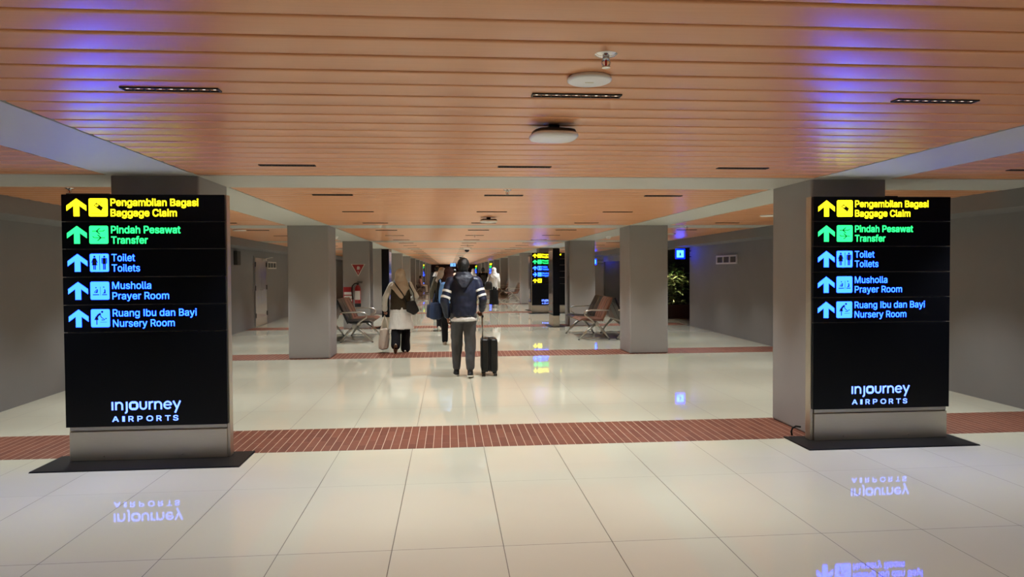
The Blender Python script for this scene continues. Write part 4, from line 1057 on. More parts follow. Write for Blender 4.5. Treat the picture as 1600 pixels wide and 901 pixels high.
def uplight(loc, target, e, label):
    t = empty('plant_spotlight', loc, label, 'spotlight')
    d = (Vector(target) - Vector(loc)).normalized()
    q = d.to_track_quat('-Z', 'Y')
    mb = MB(); mb.lathe([(.03, .07), (.032, .0), (.028, -.004)], seg=16, M=q.to_matrix().to_4x4() @ Matrix.Translation((0, 0, .01))); mb.build('lamp_head', M_blackpl, t)
    l = bpy.data.lights.new('plant_lamp', 'SPOT'); l.energy = e; l.color = (1, .95, .70); l.spot_size = math.radians(48); l.spot_blend = .6; l.shadow_soft_size = .025
    o = bpy.data.objects.new('plant_lamp', l); COL.objects.link(o); o.location = Vector(loc) + d * .02; o.rotation_euler = q.to_euler()
    return t
uplight((6.85, 21.25, 2.38), (7.0, 21.95, 1.45), 260, 'small black spotlight under the niche ceiling aimed at the bushy plant')
uplight((6.98, 21.84, .47), (7.05, 22.1, 1.3), 40, 'small black spotlight in the planter pointing up at the bushy plant')

t = empty('hanging_sign', (.36, 60.0, 1.86), 'tiny blue lit sign hanging far off, left of the head of the man in navy', 'sign')
mb = MB(); mb.box((-.24, 0, 0), (.24, .08, .30)); mb.build('casing', M_blackpl, t)
mb = MB(); mb.poly([(-.22, .02), (.22, .02), (.22, .28), (-.22, .28)], -.004, 0); mb.disc((.06, .22), .025, -.008, -.005, 1); mb.poly([(.03, .05), (.09, .05), (.09, .19), (.03, .19)], -.008, -.005, 1)
mb.build('lit_face', [emis('lit_far_blue', (.16, .42, 1.0), 1.6), M_glyph['b']], t)
mb = MB()
for x in (-.18, .18): mb.tube([(x, .04, .30), (x, .04, .44)], .01, 6)
mb.build('hanger_rod', M_alu, t)

# ------------------------------------------------------------------ people
class Blob:
    """volumes that are fused into one continuous surface"""
    def __init__(self): self.mb = MB()
    def cap(self, p0, r0, p1, r1, seg=14):
        p0, p1 = Vector(p0), Vector(p1)
        self.mb.ell(p0, (r0,) * 3, seg=seg, rings=10); self.mb.ell(p1, (r1,) * 3, seg=seg, rings=10)
        self.mb.tube([p0, p1], [r0, r1], seg)
        return self
    def chain(self, pts, rs):
        for i in range(len(pts) - 1): self.cap(pts[i], rs[i], pts[i + 1], rs[i + 1])
        return self
    def ell(self, c, r, M=None): self.mb.ell(c, r, seg=20, rings=14, M=M); return self
    def loft(self, rings, seg=28):
        """rings of (cx, cy, z, rx, ry)"""
        vs, fs = [], []
        for (cx, cy, z, rx, ry) in rings:
            for k in range(seg):
                a = 2 * PI * k / seg
                vs.append((cx + rx * math.cos(a), cy + ry * math.sin(a), z))
        for i in range(len(rings) - 1):
            for k in range(seg):
                k2 = (k + 1) % seg
                fs.append((i * seg + k, i * seg + k2, (i + 1) * seg + k2, (i + 1) * seg + k))
        fs.append(tuple(range(seg - 1, -1, -1))); fs.append(tuple((len(rings) - 1) * seg + k for k in range(seg)))
        self.mb.add(vs, fs); return self
    def hull(self, pts):
        bm = bmesh.new()
        for p in pts: bm.verts.new(p)
        r = bmesh.ops.convex_hull(bm, input=bm.verts)
        bm.verts.index_update()
        bm.verts.ensure_lookup_table()
        self.mb.add([v.co[:] for v in bm.verts], [tuple(v.index for v in f.verts) for f in bm.faces]); bm.free()
        return self
    def build(self, name, mats, parent=None, voxel=.009, smooth=4, fold=0.0, fscale=(9, 9, 3), matfn=None, M=None, dec=None):
        bm_me = bpy.data.meshes.new('tmp'); bm_me.from_pydata(self.mb.v, [], self.mb.f)
        b = bmesh.new(); b.from_mesh(bm_me); bmesh.ops.recalc_face_normals(b, faces=b.faces); b.to_mesh(bm_me); b.free()
        tmp = bpy.data.objects.new('tmp', bm_me); COL.objects.link(tmp)
        md = tmp.modifiers.new('r', 'REMESH'); md.mode = 'VOXEL'; md.voxel_size = voxel
        dg = bpy.context.evaluated_depsgraph_get()
        me = bpy.data.meshes.new_from_object(tmp.evaluated_get(dg))
        bpy.data.objects.remove(tmp); bpy.data.meshes.remove(bm_me)
        nv = len(me.vertices)
        co = np.empty(nv * 3); me.vertices.foreach_get('co', co); co = co.reshape(-1, 3)
        ed = np.empty(len(me.edges) * 2, dtype=np.int64); me.edges.foreach_get('vertices', ed); ed = ed.reshape(-1, 2)
        deg = np.bincount(ed.ravel(), minlength=nv).astype(float)
        def lap(c):
            s = np.zeros_like(c)
            for a in range(3):
                s[:, a] = np.bincount(ed[:, 0], c[ed[:, 1], a], nv) + np.bincount(ed[:, 1], c[ed[:, 0], a], nv)
            return s / deg[:, None] - c
        for i in range(smooth):
            co = co + .5 * lap(co)
            co = co - .47 * lap(co) if i % 2 else co
        if fold:
            me.vertices.foreach_set('co', co.ravel()); me.update()
            nn = np.empty(nv * 3); me.vertices.foreach_get('normal', nn); nn = nn.reshape(-1, 3)
            off = np.array([mnoise.noise(Vector((p[0] * fscale[0], p[1] * fscale[1], p[2] * fscale[2] + p[0] * 3))) + .5 * mnoise.noise(Vector((p[0] * fscale[0] * 2.3 + 5, p[1] * fscale[1] * 2.3, p[2] * fscale[2] * 2.3))) for p in co])
            co = co + nn * (off * fold)[:, None]
        me.vertices.foreach_set('co', co.ravel())
        if M is not None: me.transform(M)
        if not isinstance(mats, (list, tuple)): mats = [mats]
        me.materials.clear()
        for m in mats: me.materials.append(m)
        if matfn:
            me.polygons.foreach_set('material_index', [matfn(p.center) for p in me.polygons])
        me.polygons.foreach_set('use_smooth', [True] * len(me.polygons))
        me.update()
        me.name = name
        o = bpy.data.objects.new(name, me); COL.objects.link(o)
        if parent is not None: o.parent = parent
        return o

V = Vector
SKIN = mat('skin_tan', (150, 102, 78), 0.55, var=.06, bump=.03, bscale=300)
HAIR = mat('black_hair', (14, 12, 11), 0.5, bump=.5, bscale=160, stretch=(1, 1, .3))
def fabric(name, rgb, rough=.85, b=.25): return mat(name, rgb, rough, bump=b, bscale=45, var=.08, vscale=12, spec=.25)

def pose(H, lf=(-.09, .12, 0, 0), rf=(.09, -.12, 0, 0), la=None, ra=None, sh=.185, lean=.01):
    """feet: (x, y, lift of ankle, heel pitch in rad);  arms: (elbow, wrist)"""
    s = H / 1.68
    P = {'s': s, 'H': H}
    for nm, f, sg in (('L', lf, -1), ('R', rf, 1)):
        hip = V((sg * .09 * s, 0, .87 * s))
        ank = V((f[0], f[1], .085 * s + f[2]))
        kn = (hip + ank) / 2 + V((0, .035 * s + .35 * abs(f[2]), 0))
        P['hip' + nm], P['kn' + nm], P['an' + nm], P['pt' + nm] = hip, kn, ank, f[3]
        shd = V((sg * sh * s, lean, 1.375 * s))
        P['sh' + nm] = shd
        a = la if nm == 'L' else ra
        if a is None:
            a = ((sg * (sh + .05) * s, -.03, 1.09 * s), (sg * (sh + .06) * s, .03, .84 * s))
        P['el' + nm], P['wr' + nm] = V(a[0]), V(a[1])
    return P

def add_hand(b, w, d, side, curl, s, grip=0.3):
    """palm with four fingers and a thumb; d along the forearm, side towards the thumb, curl = palm direction"""
    d, side, curl = d.normalized(), side.normalized(), curl.normalized()
    kn = []
    for i, (o, l) in enumerate(((.027, .082), (.009, .086), (-.009, .082), (-.026, .074))):
        k = w + d * l * s + side * o * s
        b.cap(w + side * o * .55 * s, .014 * s, k, .012 * s, 10)
        fl = (.040, .045, .042, .032)[i] * s
        ang = .35 + grip * 1.2
        d1 = d * math.cos(ang) + curl * math.sin(ang)
        d2 = d * math.cos(ang * 2.1) + curl * math.sin(ang * 2.1)
        d3 = d * math.cos(ang * 3.0) + curl * math.sin(ang * 3.0)
        p1 = k + d1 * fl; p2 = p1 + d2 * fl * .65; p3 = p2 + d3 * fl * .5
        b.cap(k, .0105 * s, p1, .0095 * s, 8); b.cap(p1, .0095 * s, p2, .0088 * s, 8); b.cap(p2, .0088 * s, p3, .008 * s, 8)
    t0 = w + d * .025 * s + side * .022 * s
    t1 = t0 + (d * .6 + side * .75 + curl * .25).normalized() * .042 * s
    t2 = t1 + (d * .85 + side * .2 + curl * .4).normalized() * .034 * s
    b.cap(t0, .014 * s, t1, .0115 * s, 8); b.cap(t1, .0115 * s, t2, .0095 * s, 8)

def body(name, P, loc, rz, label, skin=SKIN, hands=(.3, .3), voxel=.0065, head_tilt=0.0, head_turn=0.0, group=None):
    s = P['s']; b = Blob()
    b.loft([(0, 0, .80 * s, .13 * s, .095 * s), (0, -.005, .90 * s, .155 * s, .11 * s), (0, 0, 1.03 * s, .130 * s, .092 * s), (0, 0, 1.20 * s, .155 * s, .105 * s), (0, 0, 1.33 * s, .165 * s, .095 * s), (0, -.005, 1.41 * s, .12 * s, .07 * s), (0, -.005, 1.445 * s, .06 * s, .055 * s)])
    hc = V((0, .022 * s, 1.575 * s))
    b.cap((0, -.005 * s, 1.40 * s), .056 * s, (0, .012 * s, 1.53 * s), .052 * s)
    R = Matrix.Rotation(head_turn, 3, 'Z') @ Matrix.Rotation(head_tilt, 3, 'X')
    def H_(x, y, z): return hc + R @ V((x * s, y * s, z * s))
    b.ell(hc, (.076 * s, .094 * s, .105 * s), R)
    b.ell(H_(0, .035, -.055), (.056 * s, .058 * s, .062 * s), R)
    b.ell(H_(0, .088, .02), (.05 * s, .014 * s, .014 * s), R)       # brow
    b.cap(H_(0, .092, .012), .010 * s, H_(0, .108, -.018), .014 * s, 8)   # nose
    b.ell(H_(0, .090, -.055), (.024 * s, .010 * s, .009 * s), R)       # mouth
    b.ell(H_(0, .080, -.09), (.022 * s, .016 * s, .016 * s), R)       # chin
    for sg in (-1, 1):
        b.ell(H_(sg * .078, -.002, -.005), (.010 * s, .022 * s, .030 * s), R)
    P['head'] = hc; P['R'] = R
    for n, sg, g in (('L', -1, hands[0]), ('R', 1, hands[1])):
        b.cap((sg * .10 * s, 0, 1.37 * s), .06 * s, P['sh' + n], .056 * s)
        b.chain([P['sh' + n], (P['sh' + n] + P['el' + n]) / 2, P['el' + n]], [.055 * s, .047 * s, .040 * s])
        b.chain([P['el' + n], P['el' + n].lerp(P['wr' + n], .4), P['wr' + n]], [.040 * s, .037 * s, .026 * s])
        d = (P['wr' + n] - P['el' + n]).normalized()
        fwd = V((0, 1, 0)); side = fwd - d * fwd.dot(d); curl = d.cross(side) * (1 if sg < 0 else -1)
        if curl.x * sg > 0: curl = -curl
        add_hand(b, P['wr' + n], d, side, curl, s, g)
        hip, kn, an = P['hip' + n], P['kn' + n], P['an' + n]
        b.chain([hip, hip.lerp(kn, .5), kn], [.088 * s, .074 * s, .056 * s])
        b.chain([kn, kn.lerp(an, .35), an], [.054 * s, .052 * s, .036 * s])
        dr = V((0, math.cos(P['pt' + n]), -math.sin(P['pt' + n])))
        up = V((0, math.sin(P['pt' + n]), math.cos(P['pt' + n])))
        b.cap(an - up * .045 * s - dr * .03 * s, .032 * s, an - up * .05 * s + dr * .13 * s, .022 * s)
    o = b.build(name, skin, None, voxel=voxel, smooth=3)
    o.location = loc; o.rotation_euler = (0, 0, rz)
    return tag(o, label, 'person', group)

def shoe(o, P, n, m_up, m_sole, s=None, name='shoe', high=True, label=None, voxel=.007):
    s = s or P['s']; an = P['an' + n]; pt = P['pt' + n]
    b = Blob()
    b.loft([(0, .045 * s, -.085 * s, .040 * s, .128 * s), (0, .045 * s, -.06 * s, .044 * s, .134 * s), (0, .035 * s, -.03 * s, .038 * s, .115 * s)], 24)
    b.cap((0, .0, -.02 * s), .042 * s, (0, .11 * s, -.050 * s), .033 * s)
    if high: b.cap((0, -.02 * s, -.045 * s), .040 * s, (0, -.015 * s, .0), .040 * s)
    Mx = Matrix.Translation(an) @ Matrix.Rotation(-pt, 4, 'X') @ Matrix.Rotation(.08 if n == 'L' else -.08, 4, 'Z')
    thr = -.058 * s
    q = b.build(name, [m_up, m_sole], o, voxel=voxel, smooth=3, matfn=lambda c: 1 if c.z < thr else 0)
    q.data.transform(Mx)
    if label: tag(q, label)
    return q

def legs(o, P, m, rt=.095, rk=.08, ra=.065, zc=None, top=.92, name='trousers', fold=.006, voxel=.009, cut=.06):
    s = P['s']; b = Blob()
    b.loft([(0, 0, .78 * s, (rt + .075) * s, .115 * s), (0, -.005, .88 * s, (rt + .075) * s, .13 * s), (0, 0, top * s, .155 * s, .115 * s)])
    for n in 'LR':
        hip, kn, an = P['hip' + n], P['kn' + n], P['an' + n]
        end = an + (kn - an).normalized() * (cut - .05) * s
        b.chain([hip, hip.lerp(kn, .5), kn, kn.lerp(end, .5), end], [rt * s, (rt + rk) / 2 * s, rk * s, (rk + ra) / 2 * s, ra * s])
    return b.build(name, m, o, voxel=voxel, smooth=4, fold=fold, fscale=(14, 14, 5))

def sleeves(b, P, r0=.068, r1=.058, r2=.046, upto=.92, which='LR'):
    s = P['s']
    for n in which:
        sg = -1 if n == 'L' else 1
        b.cap((sg * .10 * s, 0, 1.365 * s), .07 * s, P['sh' + n], r0 * s)
        wr = P['el' + n].lerp(P['wr' + n], upto)
        b.chain([P['sh' + n], P['sh' + n].lerp(P['el' + n], .5), P['el' + n], P['el' + n].lerp(wr, .6), wr], [r0 * s, (r0 + r1) / 2 * s, r1 * s, (r1 + r2) / 2 * s, r2 * s])

def torso(b, P, hem=.83, w=(.19, .18, .205, .20), d=.125, flare=0.0):
    s = P['s']
    b.loft([(0, 0, hem * s, (w[0] + flare) * s, (d + .01 + flare * .6) * s), (0, 0, (hem + .07) * s, (w[0] + flare * .8) * s, (d + .012 + flare * .5) * s), (0, 0, 1.04 * s, w[1] * s, d * s), (0, 0, 1.20 * s, w[2] * s, (d + .005) * s),
            (0, -.005, 1.33 * s, w[3] * s, d * .92 * s), (0, -.005, 1.405 * s, .14 * s, .085 * s), (0, -.005, 1.45 * s, .075 * s, .07 * s)])

def hair(o, P, m=HAIR, long=False, name='hair'):
    s = P['s']; hc = P['head']; R = P['R']; b = Blob()
    b.ell(hc + R @ V((0, -.012 * s, .016 * s)), (.087 * s, .099 * s, .100 * s), R)
    b.ell(hc + R @ V((0, -.03 * s, -.035 * s)), (.074 * s, .070 * s, .075 * s), R)
    return b.build(name, m, o, voxel=.007, smooth=3, fold=.003, fscale=(40, 40, 40))

def hijab(o, P, m, drop=.28, width=.17, voxel=.008, name='hijab', pointed=True, depth=.0):
    s = P['s']; hc = P['head']; R = P['R']; b = Blob()
    b.ell(hc + R @ V((0, -.022 * s, .012 * s)), (.108 * s, .118 * s, .120 * s), R)
    b.ell(hc + R @ V((0, -.02 * s, -.07 * s)), (.098 * s, .098 * s, .10 * s), R)
    b.loft([(0, -.01 * s, 1.33 * s, width * 1.05 * s, .115 * s), (0, -.012 * s, 1.40 * s, width * .95 * s, .105 * s), (0, -.014 * s, 1.46 * s, .140 * s, .105 * s), (0, -.014 * s, 1.50 * s, .112 * s, .105 * s), (0, -.01 * s, 1.55 * s, .098 * s, .10 * s)])
    if pointed:
        k = depth
        pts = []
        for (x, y, z) in ((-width * 1.15, -.04, 1.345), (width * 1.10, -.04, 1.345), (-.10, -.085, 1.45), (.10, -.085, 1.45), (.045, -.128 - k, 1.36 - drop), (.01, -.128 - k, 1.375 - drop), (-.11, -.125 - k, 1.27), (.14, -.125 - k, 1.26), (-.16, -.09 - k, 1.34), (.16, -.09 - k, 1.34), (0, -.12 - k, 1.40)):
            pts.append((x * s, y * s, z * s)); pts.append((x * s, (y + .035) * s, z * s))
        b.hull(pts)
        b.cap((-.15 * s, .0, 1.365 * s), .058 * s, (.15 * s, .0, 1.355 * s), .058 * s)
    return b.build(name, m, o, voxel=voxel, smooth=4, fold=.009, fscale=(13, 13, 9))

# --- the man in navy with the suitcase
MX, MY = .205, 10.15
P = pose(1.68, lf=(-.105, .16, 0, 0), rf=(.085, -.07, .012, .12),
         la=((-.268, -.06, 1.08), (-.225, .02, .845)), ra=((.272, -.06, 1.10), (.262, .10, .935)), sh=.185)
for q in 'LR': P['sh' + q].z -= .025
NAVY = mat('navy_jersey', (27, 32, 52), .45, bump=.35, bscale=16, stretch=(1, 1, 1.6), var=.1, spec=.4)
WSTRIPE = fabric('white_stripe', (214, 210, 202))
man = body('person', P, (MX, MY, 0), 0, 'man in navy hooded jacket with white arm stripes, wheeling a black suitcase', hands=(.25, .75))
hair(man, P)
b = Blob(); torso(b, P, .865, w=(.180, .184, .205, .185), d=.128); sleeves(b, P, .074, .062, .044, .88)
b.build('jacket', NAVY, man, voxel=.007, smooth=4, fold=.010, fscale=(10, 10, 8))
for n in 'LR':
    sp, ep = P['sh' + n], P['el' + n]
    for t0, t1 in ((.46, .57), (.76, .87)):
        mb = MB(); mb.tube([sp.lerp(ep, t0), sp.lerp(ep, (t0 + t1) / 2), sp.lerp(ep, t1)], [.0775 - .011 * t0, .0785 - .011 * t0, .0775 - .011 * t1], 24)
        mb.build('sleeve_stripe', WSTRIPE, man, smooth=True, autosmooth=50)
b = Blob()
b.loft([(0, -.02, 1.37, .165, .09), (0, -.035, 1.42, .14, .095), (0, -.03, 1.485, .095, .085)])
b.hull([(-.14, -.10, 1.42), (.14, -.10, 1.42), (-.10, -.14, 1.40), (.10, -.14, 1.40), (-.03, -.165, 1.265), (.03, -.165, 1.265), (-.12, -.08, 1.36), (.12, -.08, 1.36), (0, -.10, 1.25), (0, -.13, 1.44)])
b.build('hood', mat('navy_hood', (19, 22, 36), .6, bump=.3, bscale=20, var=.1), man, voxel=.007, smooth=5, fold=.008, fscale=(12, 12, 14))
b = Blob(); b.loft([(0, 0, .795, .188, .140), (0, 0, .84, .184, .140), (0, 0, .872, .150, .115)])
tag(b.build('shirt_hem', fabric('white_tee', (212, 209, 204)), man, voxel=.007, smooth=3, fold=.006, fscale=(12, 12, 20)), 'white shirt hem below the jacket')
legs(man, P, fabric('grey_trousers', (78, 78, 80)), .100, .080, .062, fold=.015, cut=.10)
BSHOE, WSOLE = mat('black_shoe', (24, 24, 26), .6, var=.2), mat('white_sole', (225, 222, 212), .6, var=.05)
for n in 'LR': shoe(man, P, n, BSHOE, WSOLE)

# --- suitcase
def rbox(mb, a, b): mb.box(a, b)
t = empty('suitcase', (.452, 10.16, 0), 'black hard-shell cabin suitcase rolling upright beside the man in navy', 'suitcase')
CASE = mat('black_polycarbonate', (17, 17, 18), .38, bump=.1, bscale=200, var=.1)
Wc, Dc, z0, z1 = .232, .36, .062, .535
for (a, b_) in ((0, Wc / 2 - .006), (Wc / 2 + .006, Wc)):
    mb = MB(); mb.box((a, 0, z0), (b_, Dc, z1)); sh_ = mb.build('shell', CASE, t, bevel=.03, bseg=4)
    mb = MB()
    for q in range(5):
        yq = .06 + q * .06
        xq = -.003 if a == 0 else Wc - .001
        mb.box((xq, yq - .012, z0 + .05), (xq + .004, yq + .012, z1 - .05))
    mb.build('rib', CASE, sh_, bevel=.0015)
mb = MB(); mb.box((Wc / 2 - .007, .006, z0 + .006), (Wc / 2 + .007, Dc - .006, z1 - .006)); mb.build('zip_band', M_rubber, t, bevel=.004)
for x in (.035, Wc - .035):
    for y in (.04, Dc - .04):
        mb = MB(); mb.box((x - .022, y - .024, .045), (x + .022, y + .024, .068)); c_ = mb.build('caster', M_blackpl, t, bevel=.006)
        mb = MB()
        for dx in (-.013, .013):
            mb.lathe([(.012, -.007), (.025, -.007), (.026, 0), (.025, .007), (.012, .007)], seg=20, M=Matrix.Translation((x + dx, y, .0262)) @ Matrix.Rotation(PI / 2, 4, 'Y'))
        mb.build('wheel', M_rubber, c_, smooth=True, autosmooth=40)
mb = MB()
for y in (.07, .25): mb.tube([(.022, y, z1 - .01), (.022, y, .845)], .007, 10)
mb.build('telescopic_rod', M_alu, t, smooth=True)
mb = MB(); mb.tube([(.022, .045, .855), (.022, .275, .855)], .015, 12); mb.box((.008, .055, .835), (.036, .265, .855)); mb.build('grip', M_blackpl, t, bevel=.003)
mb = MB(); mb.tube([(Wc / 2 - .06, .10, z1 - .002), (Wc / 2 - .055, .10, z1 + .02), (Wc / 2 + .055, .10, z1 + .02), (Wc / 2 + .06, .10, z1 - .002)], .010, 8)
o = mb.build('carry_handle', mat('silver_handle', (170, 168, 162), .4, metal=.6, var=.05), t, smooth=True); tag(o, 'silvery carry handle on top')

# --- the woman in cream hijab with the tote bag
WX, WY = -.885, 13.35
P = pose(1.53, lf=(-.085, -.17, .085, .85), rf=(.075, .10, 0, 0), la=((-.275, -.04, 1.02), (-.30, .06, .79)), ra=((.285, -.04, 1.04), (.21, .17, 1.0)), sh=.165)
CREAM = fabric('cream_hijab', (188, 172, 152)); TUNIC = fabric('off_white_tunic', (214, 213, 206)); OLIVE = fabric('dark_olive_vest', (58, 50, 38)); BLK = fabric('black_trousers', (22, 22, 27))
wo = body('person', P, (WX, WY, 0), 0, 'woman in cream hijab, dark olive vest and long off-white tunic, carrying a tote bag', hands=(.75, .4))
hijab(wo, P, CREAM, drop=.27, width=.19, depth=.055)
b = Blob(); torso(b, P, .49, w=(.20, .18, .20, .18), d=.135, flare=.055); sleeves(b, P, .068, .060, .050, .95)
b.loft([(0, -.01, .49 * P['s'], .250 * P['s'], .215 * P['s']), (0, 0, .80 * P['s'], .20 * P['s'], .165 * P['s'])])
b.build('tunic', TUNIC, wo, voxel=.008, smooth=4, fold=.012, fscale=(11, 11, 4))
s = P['s']; b = Blob()
b.loft([(0, 0, .875 * s, .215 * s, .152 * s), (0, 0, 1.0 * s, .200 * s, .150 * s), (0, 0, 1.2 * s, .212 * s, .145 * s), (0, 0, 1.33 * s, .20 * s, .128 * s), (0, 0, 1.40 * s, .15 * s, .105 * s)])
b.build('vest', OLIVE, wo, voxel=.008, smooth=4, fold=.006, fscale=(8, 8, 5))
legs(wo, P, BLK, .105, .095, .095, fold=.008, cut=.05)
TAN = mat('tan_sole', (120, 92, 66), .7, var=.2)
WSHOE = mat('white_shoe', (214, 208, 196), .6, var=.05)
for n in 'LR': shoe(wo, P, n, WSHOE, TAN)
# shoulder bag on her right hip
t = empty('shoulder_bag', (WX + .215, WY - .125, .74), 'slouchy black shoulder bag on the hip of the woman in cream hijab', 'bag')
b = Blob(); b.hull([(-.10, -.045, .20), (.045, -.045, .235), (-.10, .04, .20), (.05, .04, .235), (-.105, -.05, .03), (.135, -.05, .05), (-.09, .05, .02), (.13, .05, .05), (.02, -.055, -.035), (.06, .05, -.03), (.12, -.05, .02)])
b.build('pouch', mat('black_nylon', (11, 10, 10), .55, bump=.3, bscale=25, var=.15), t, voxel=.008, smooth=5, fold=.006)
mb = MB(); mb.tube([(-.10, .0, .20), (-.16, -.035, .34), (-.29, -.035, .52), (-.33, .06, .585)], .012, 8); mb.tube([(.04, .0, .23), (.03, -.02, .36), (-.045, -.02, .50), (-.06, .09, .56)], .010, 8)
mb.build('strap', mat('black_strap', (20, 19, 19), .6, var=.1), t, smooth=True)
# tote in her left hand
hx, hy, hz = WX - .305, WY + .085, .70
t = empty('tote_bag', (hx, hy, .07), 'pale canvas tote bag hanging from the left hand of the woman in cream hijab', 'bag')
TOTE = mat('pale_canvas', (204, 192, 176), .8, bump=.2, bscale=60, var=.08)
b = Blob(); b.loft([(-.02, 0, .0, .075, .135), (-.02, 0, .02, .095, .15), (-.01, 0, .2, .095, .165), (.005, 0, .37, .085, .17)])
b.build('sack', TOTE, t, voxel=.008, smooth=4, fold=.010, fscale=(14, 14, 8))
mb = MB()
for sx in (-.06, .07): mb.tube([(sx, -.10, .36), (sx * .5, -.04, .52), (.0, .0, hz - .07 - .015), (sx * .5, .05, .52), (sx, .11, .36)], .010, 8)
mb.build('handle', TOTE, t, smooth=True)

# --- generic walkers further away
def walker(loc, H, label, top, bottom, head, headcol=None, lf=(-.08, .16, 0, 0), rf=(.08, -.16, .03, .3), skirt=False, la=None, ra=None, hem=.80, shoes=None, rz=0.0, vox=.011, flare=.0, sole=None):
    P = pose(H, lf=lf, rf=rf, la=la, ra=ra, sh=.17)
    o = body('person', P, loc, rz, label, voxel=.0085)
    if head == 'hijab': hijab(o, P, headcol, drop=.16, width=.17, voxel=.010)
    else: hair(o, P)
    b = Blob(); torso(b, P, hem, w=(.18, .17, .19, .19), d=.12, flare=flare); sleeves(b, P, .072, .062, .048, .93)
    b.build('top', top, o, voxel=vox, smooth=3, fold=.007)
    if skirt:
        s = P['s']; b = Blob(); b.loft([(0, 0, .13 * s, .205 * s, .19 * s), (0, 0, .5 * s, .18 * s, .16 * s), (0, 0, .88 * s, .165 * s, .13 * s), (0, 0, .95 * s, .14 * s, .11 * s)])
        b.build('skirt', bottom, o, voxel=vox, smooth=3, fold=.012, fscale=(12, 12, 2))
    else:
        legs(o, P, bottom, .092, .078, .066, voxel=vox)
    for n in 'LR': shoe(o, P, n, shoes or BSHOE, sole or WSOLE, voxel=.009)
    return o, P
MAROON, PALEGREY, WHITEF, DKGREY, OLV, PINK, BLKTOP = fabric('maroon_scarf', (52, 27, 24)), fabric('grey_scarf', (176, 168, 160)), fabric('white_cloth', (214, 212, 208)), fabric('charcoal', (30, 29, 31)), fabric('olive_grey_top', (92, 88, 76)), fabric('pink_top', (200, 150, 150)), fabric('black_top', (18, 17, 18))
walker((.0, 14.55, 0), 1.57, 'woman in maroon hijab and dark clothes walking half hidden behind the man in navy', BLKTOP, BLK, 'hijab', MAROON, lf=(-.09, .16, 0, 0), rf=(.10, -.14, .05, .4), hem=.62, shoes=WSHOE)
def backpack(loc, m, label, sc=1.0):
    t = empty('backpack', loc, label, 'backpack'); t.scale = (sc,) * 3
    b = Blob(); b.loft([(0, 0, 0, .13, .07), (0, 0, .06, .145, .085), (0, -.005, .25, .14, .085), (0, 0, .38, .11, .065), (0, .01, .42, .07, .04)])
    b.build('pack', m, t, voxel=.01, smooth=4, fold=.004)
    b = Blob(); b.loft([(0, -.075, .04, .10, .03), (0, -.08, .12, .105, .035), (0, -.075, .20, .095, .02)]); b.build('front_pocket', m, t, voxel=.008, smooth=3)
    mb = MB()
    for sx in (-.10, .10): mb.tube([(sx, .05, .39), (sx * 1.1, .12, .46), (sx * 1.2, .22, .40), (sx * 1.2, .24, .2), (sx * 1.2, .10, .06)], .014, 8)
    mb.build('strap', m, t, smooth=True)
    return t
BLUEBAG = mat('light_blue_nylon', (98, 140, 190), .55, bump=.2, bscale=30, var=.1)
NAVYBAG = mat('navy_blue_canvas', (30, 46, 78), .7, bump=.2, bscale=40, var=.12)
backpack((-.06, 14.33, .86), BLUEBAG, 'light blue backpack worn by the woman in maroon hijab behind the man in navy')
ww, P = walker((-.17, 18.2, 0), 1.58, 'woman in grey hijab and olive-grey top walking ahead, carrying navy tote bags', OLV, BLK, 'hijab', PALEGREY, lf=(-.08, -.16, .04, .4), rf=(.09, .16, 0, 0), hem=.72, shoes=WSHOE, la=((-.25, -.02, 1.02), (-.27, .05, .82)))
def tote(loc, m, label, sc=1.0):
    t = empty('tote_bag', loc, label, 'bag'); t.scale = (sc,) * 3
    b = Blob(); b.loft([(0, 0, 0, .10, .13), (0, 0, .03, .13, .15), (0, 0, .2, .125, .16), (0, 0, .34, .10, .16)]); b.build('sack', m, t, voxel=.011, smooth=4, fold=.012)
    mb = MB()
    for sx in (-.05, .05): mb.tube([(sx, -.09, .33), (sx * .4, 0, .52), (sx, .09, .33)], .010, 8)
    mb.build('handle', m, t, smooth=True)
    return t
tote((-.44, 18.27, .32), NAVYBAG, 'navy tote bag hanging from the left hand of the woman in grey hijab')
tote((-.265, 14.55, .53), NAVYBAG, 'larger navy tote bag hanging beside the woman in maroon hijab')
w5, P = walker((-.44, 27.5, 0), 1.70, 'black-haired person in dark top with white collar ahead of the woman in grey hijab', BLKTOP, BLK, 'hair', lf=(-.08, .14, 0, 0), rf=(.08, -.12, .02, .2))
b = Blob(); b.loft([(0, 0, 1.30, .21, .125), (0, 0, 1.40, .17, .11), (0, 0, 1.47, .09, .08)]); b.build('collar', WHITEF, w5, voxel=.01, smooth=3)
mw, P = walker((1.83, 29.3, 0), 1.62, 'woman in white hijab and white top with long dark skirt walking near the right columns', WHITEF, DKGREY, 'hijab', fabric('white_hijab', (206, 204, 200)), skirt=True, hem=.74, shoes=WSHOE, rf=(.05, -.12, .02, .3), lf=(-.05, .1, 0, 0), la=((-.24, .0, 1.02), (-.22, .1, .85)))
t = empty('shoulder_bag', (1.60, 29.12, .74), 'black bag at the left hip of the woman in white hijab', 'bag')
b = Blob(); b.loft([(0, 0, 0, .14, .06), (0, 0, .05, .16, .075), (0, 0, .25, .15, .07), (0, 0, .33, .11, .05)]); b.build('pouch', mat('black_nylon'), t, voxel=.01, smooth=4)
mb = MB(); mb.tube([(-.02, .0, .32), (.05, -.03, .50), (.09, .1, .62)], .012, 8); mb.build('strap', mat('black_strap'), t)
walker((1.55, 29.5 + 3.2, 0), 1.64, 'man in black top and beige trousers beyond the woman in white hijab', BLKTOP, fabric('beige_trousers', (150, 138, 120)), 'hair')
backpack((1.55, 32.46, .93), mat('black_pack', (18, 18, 19), .6, bump=.2, bscale=30, var=.1), 'black backpack worn by the man ahead of the woman in white hijab')
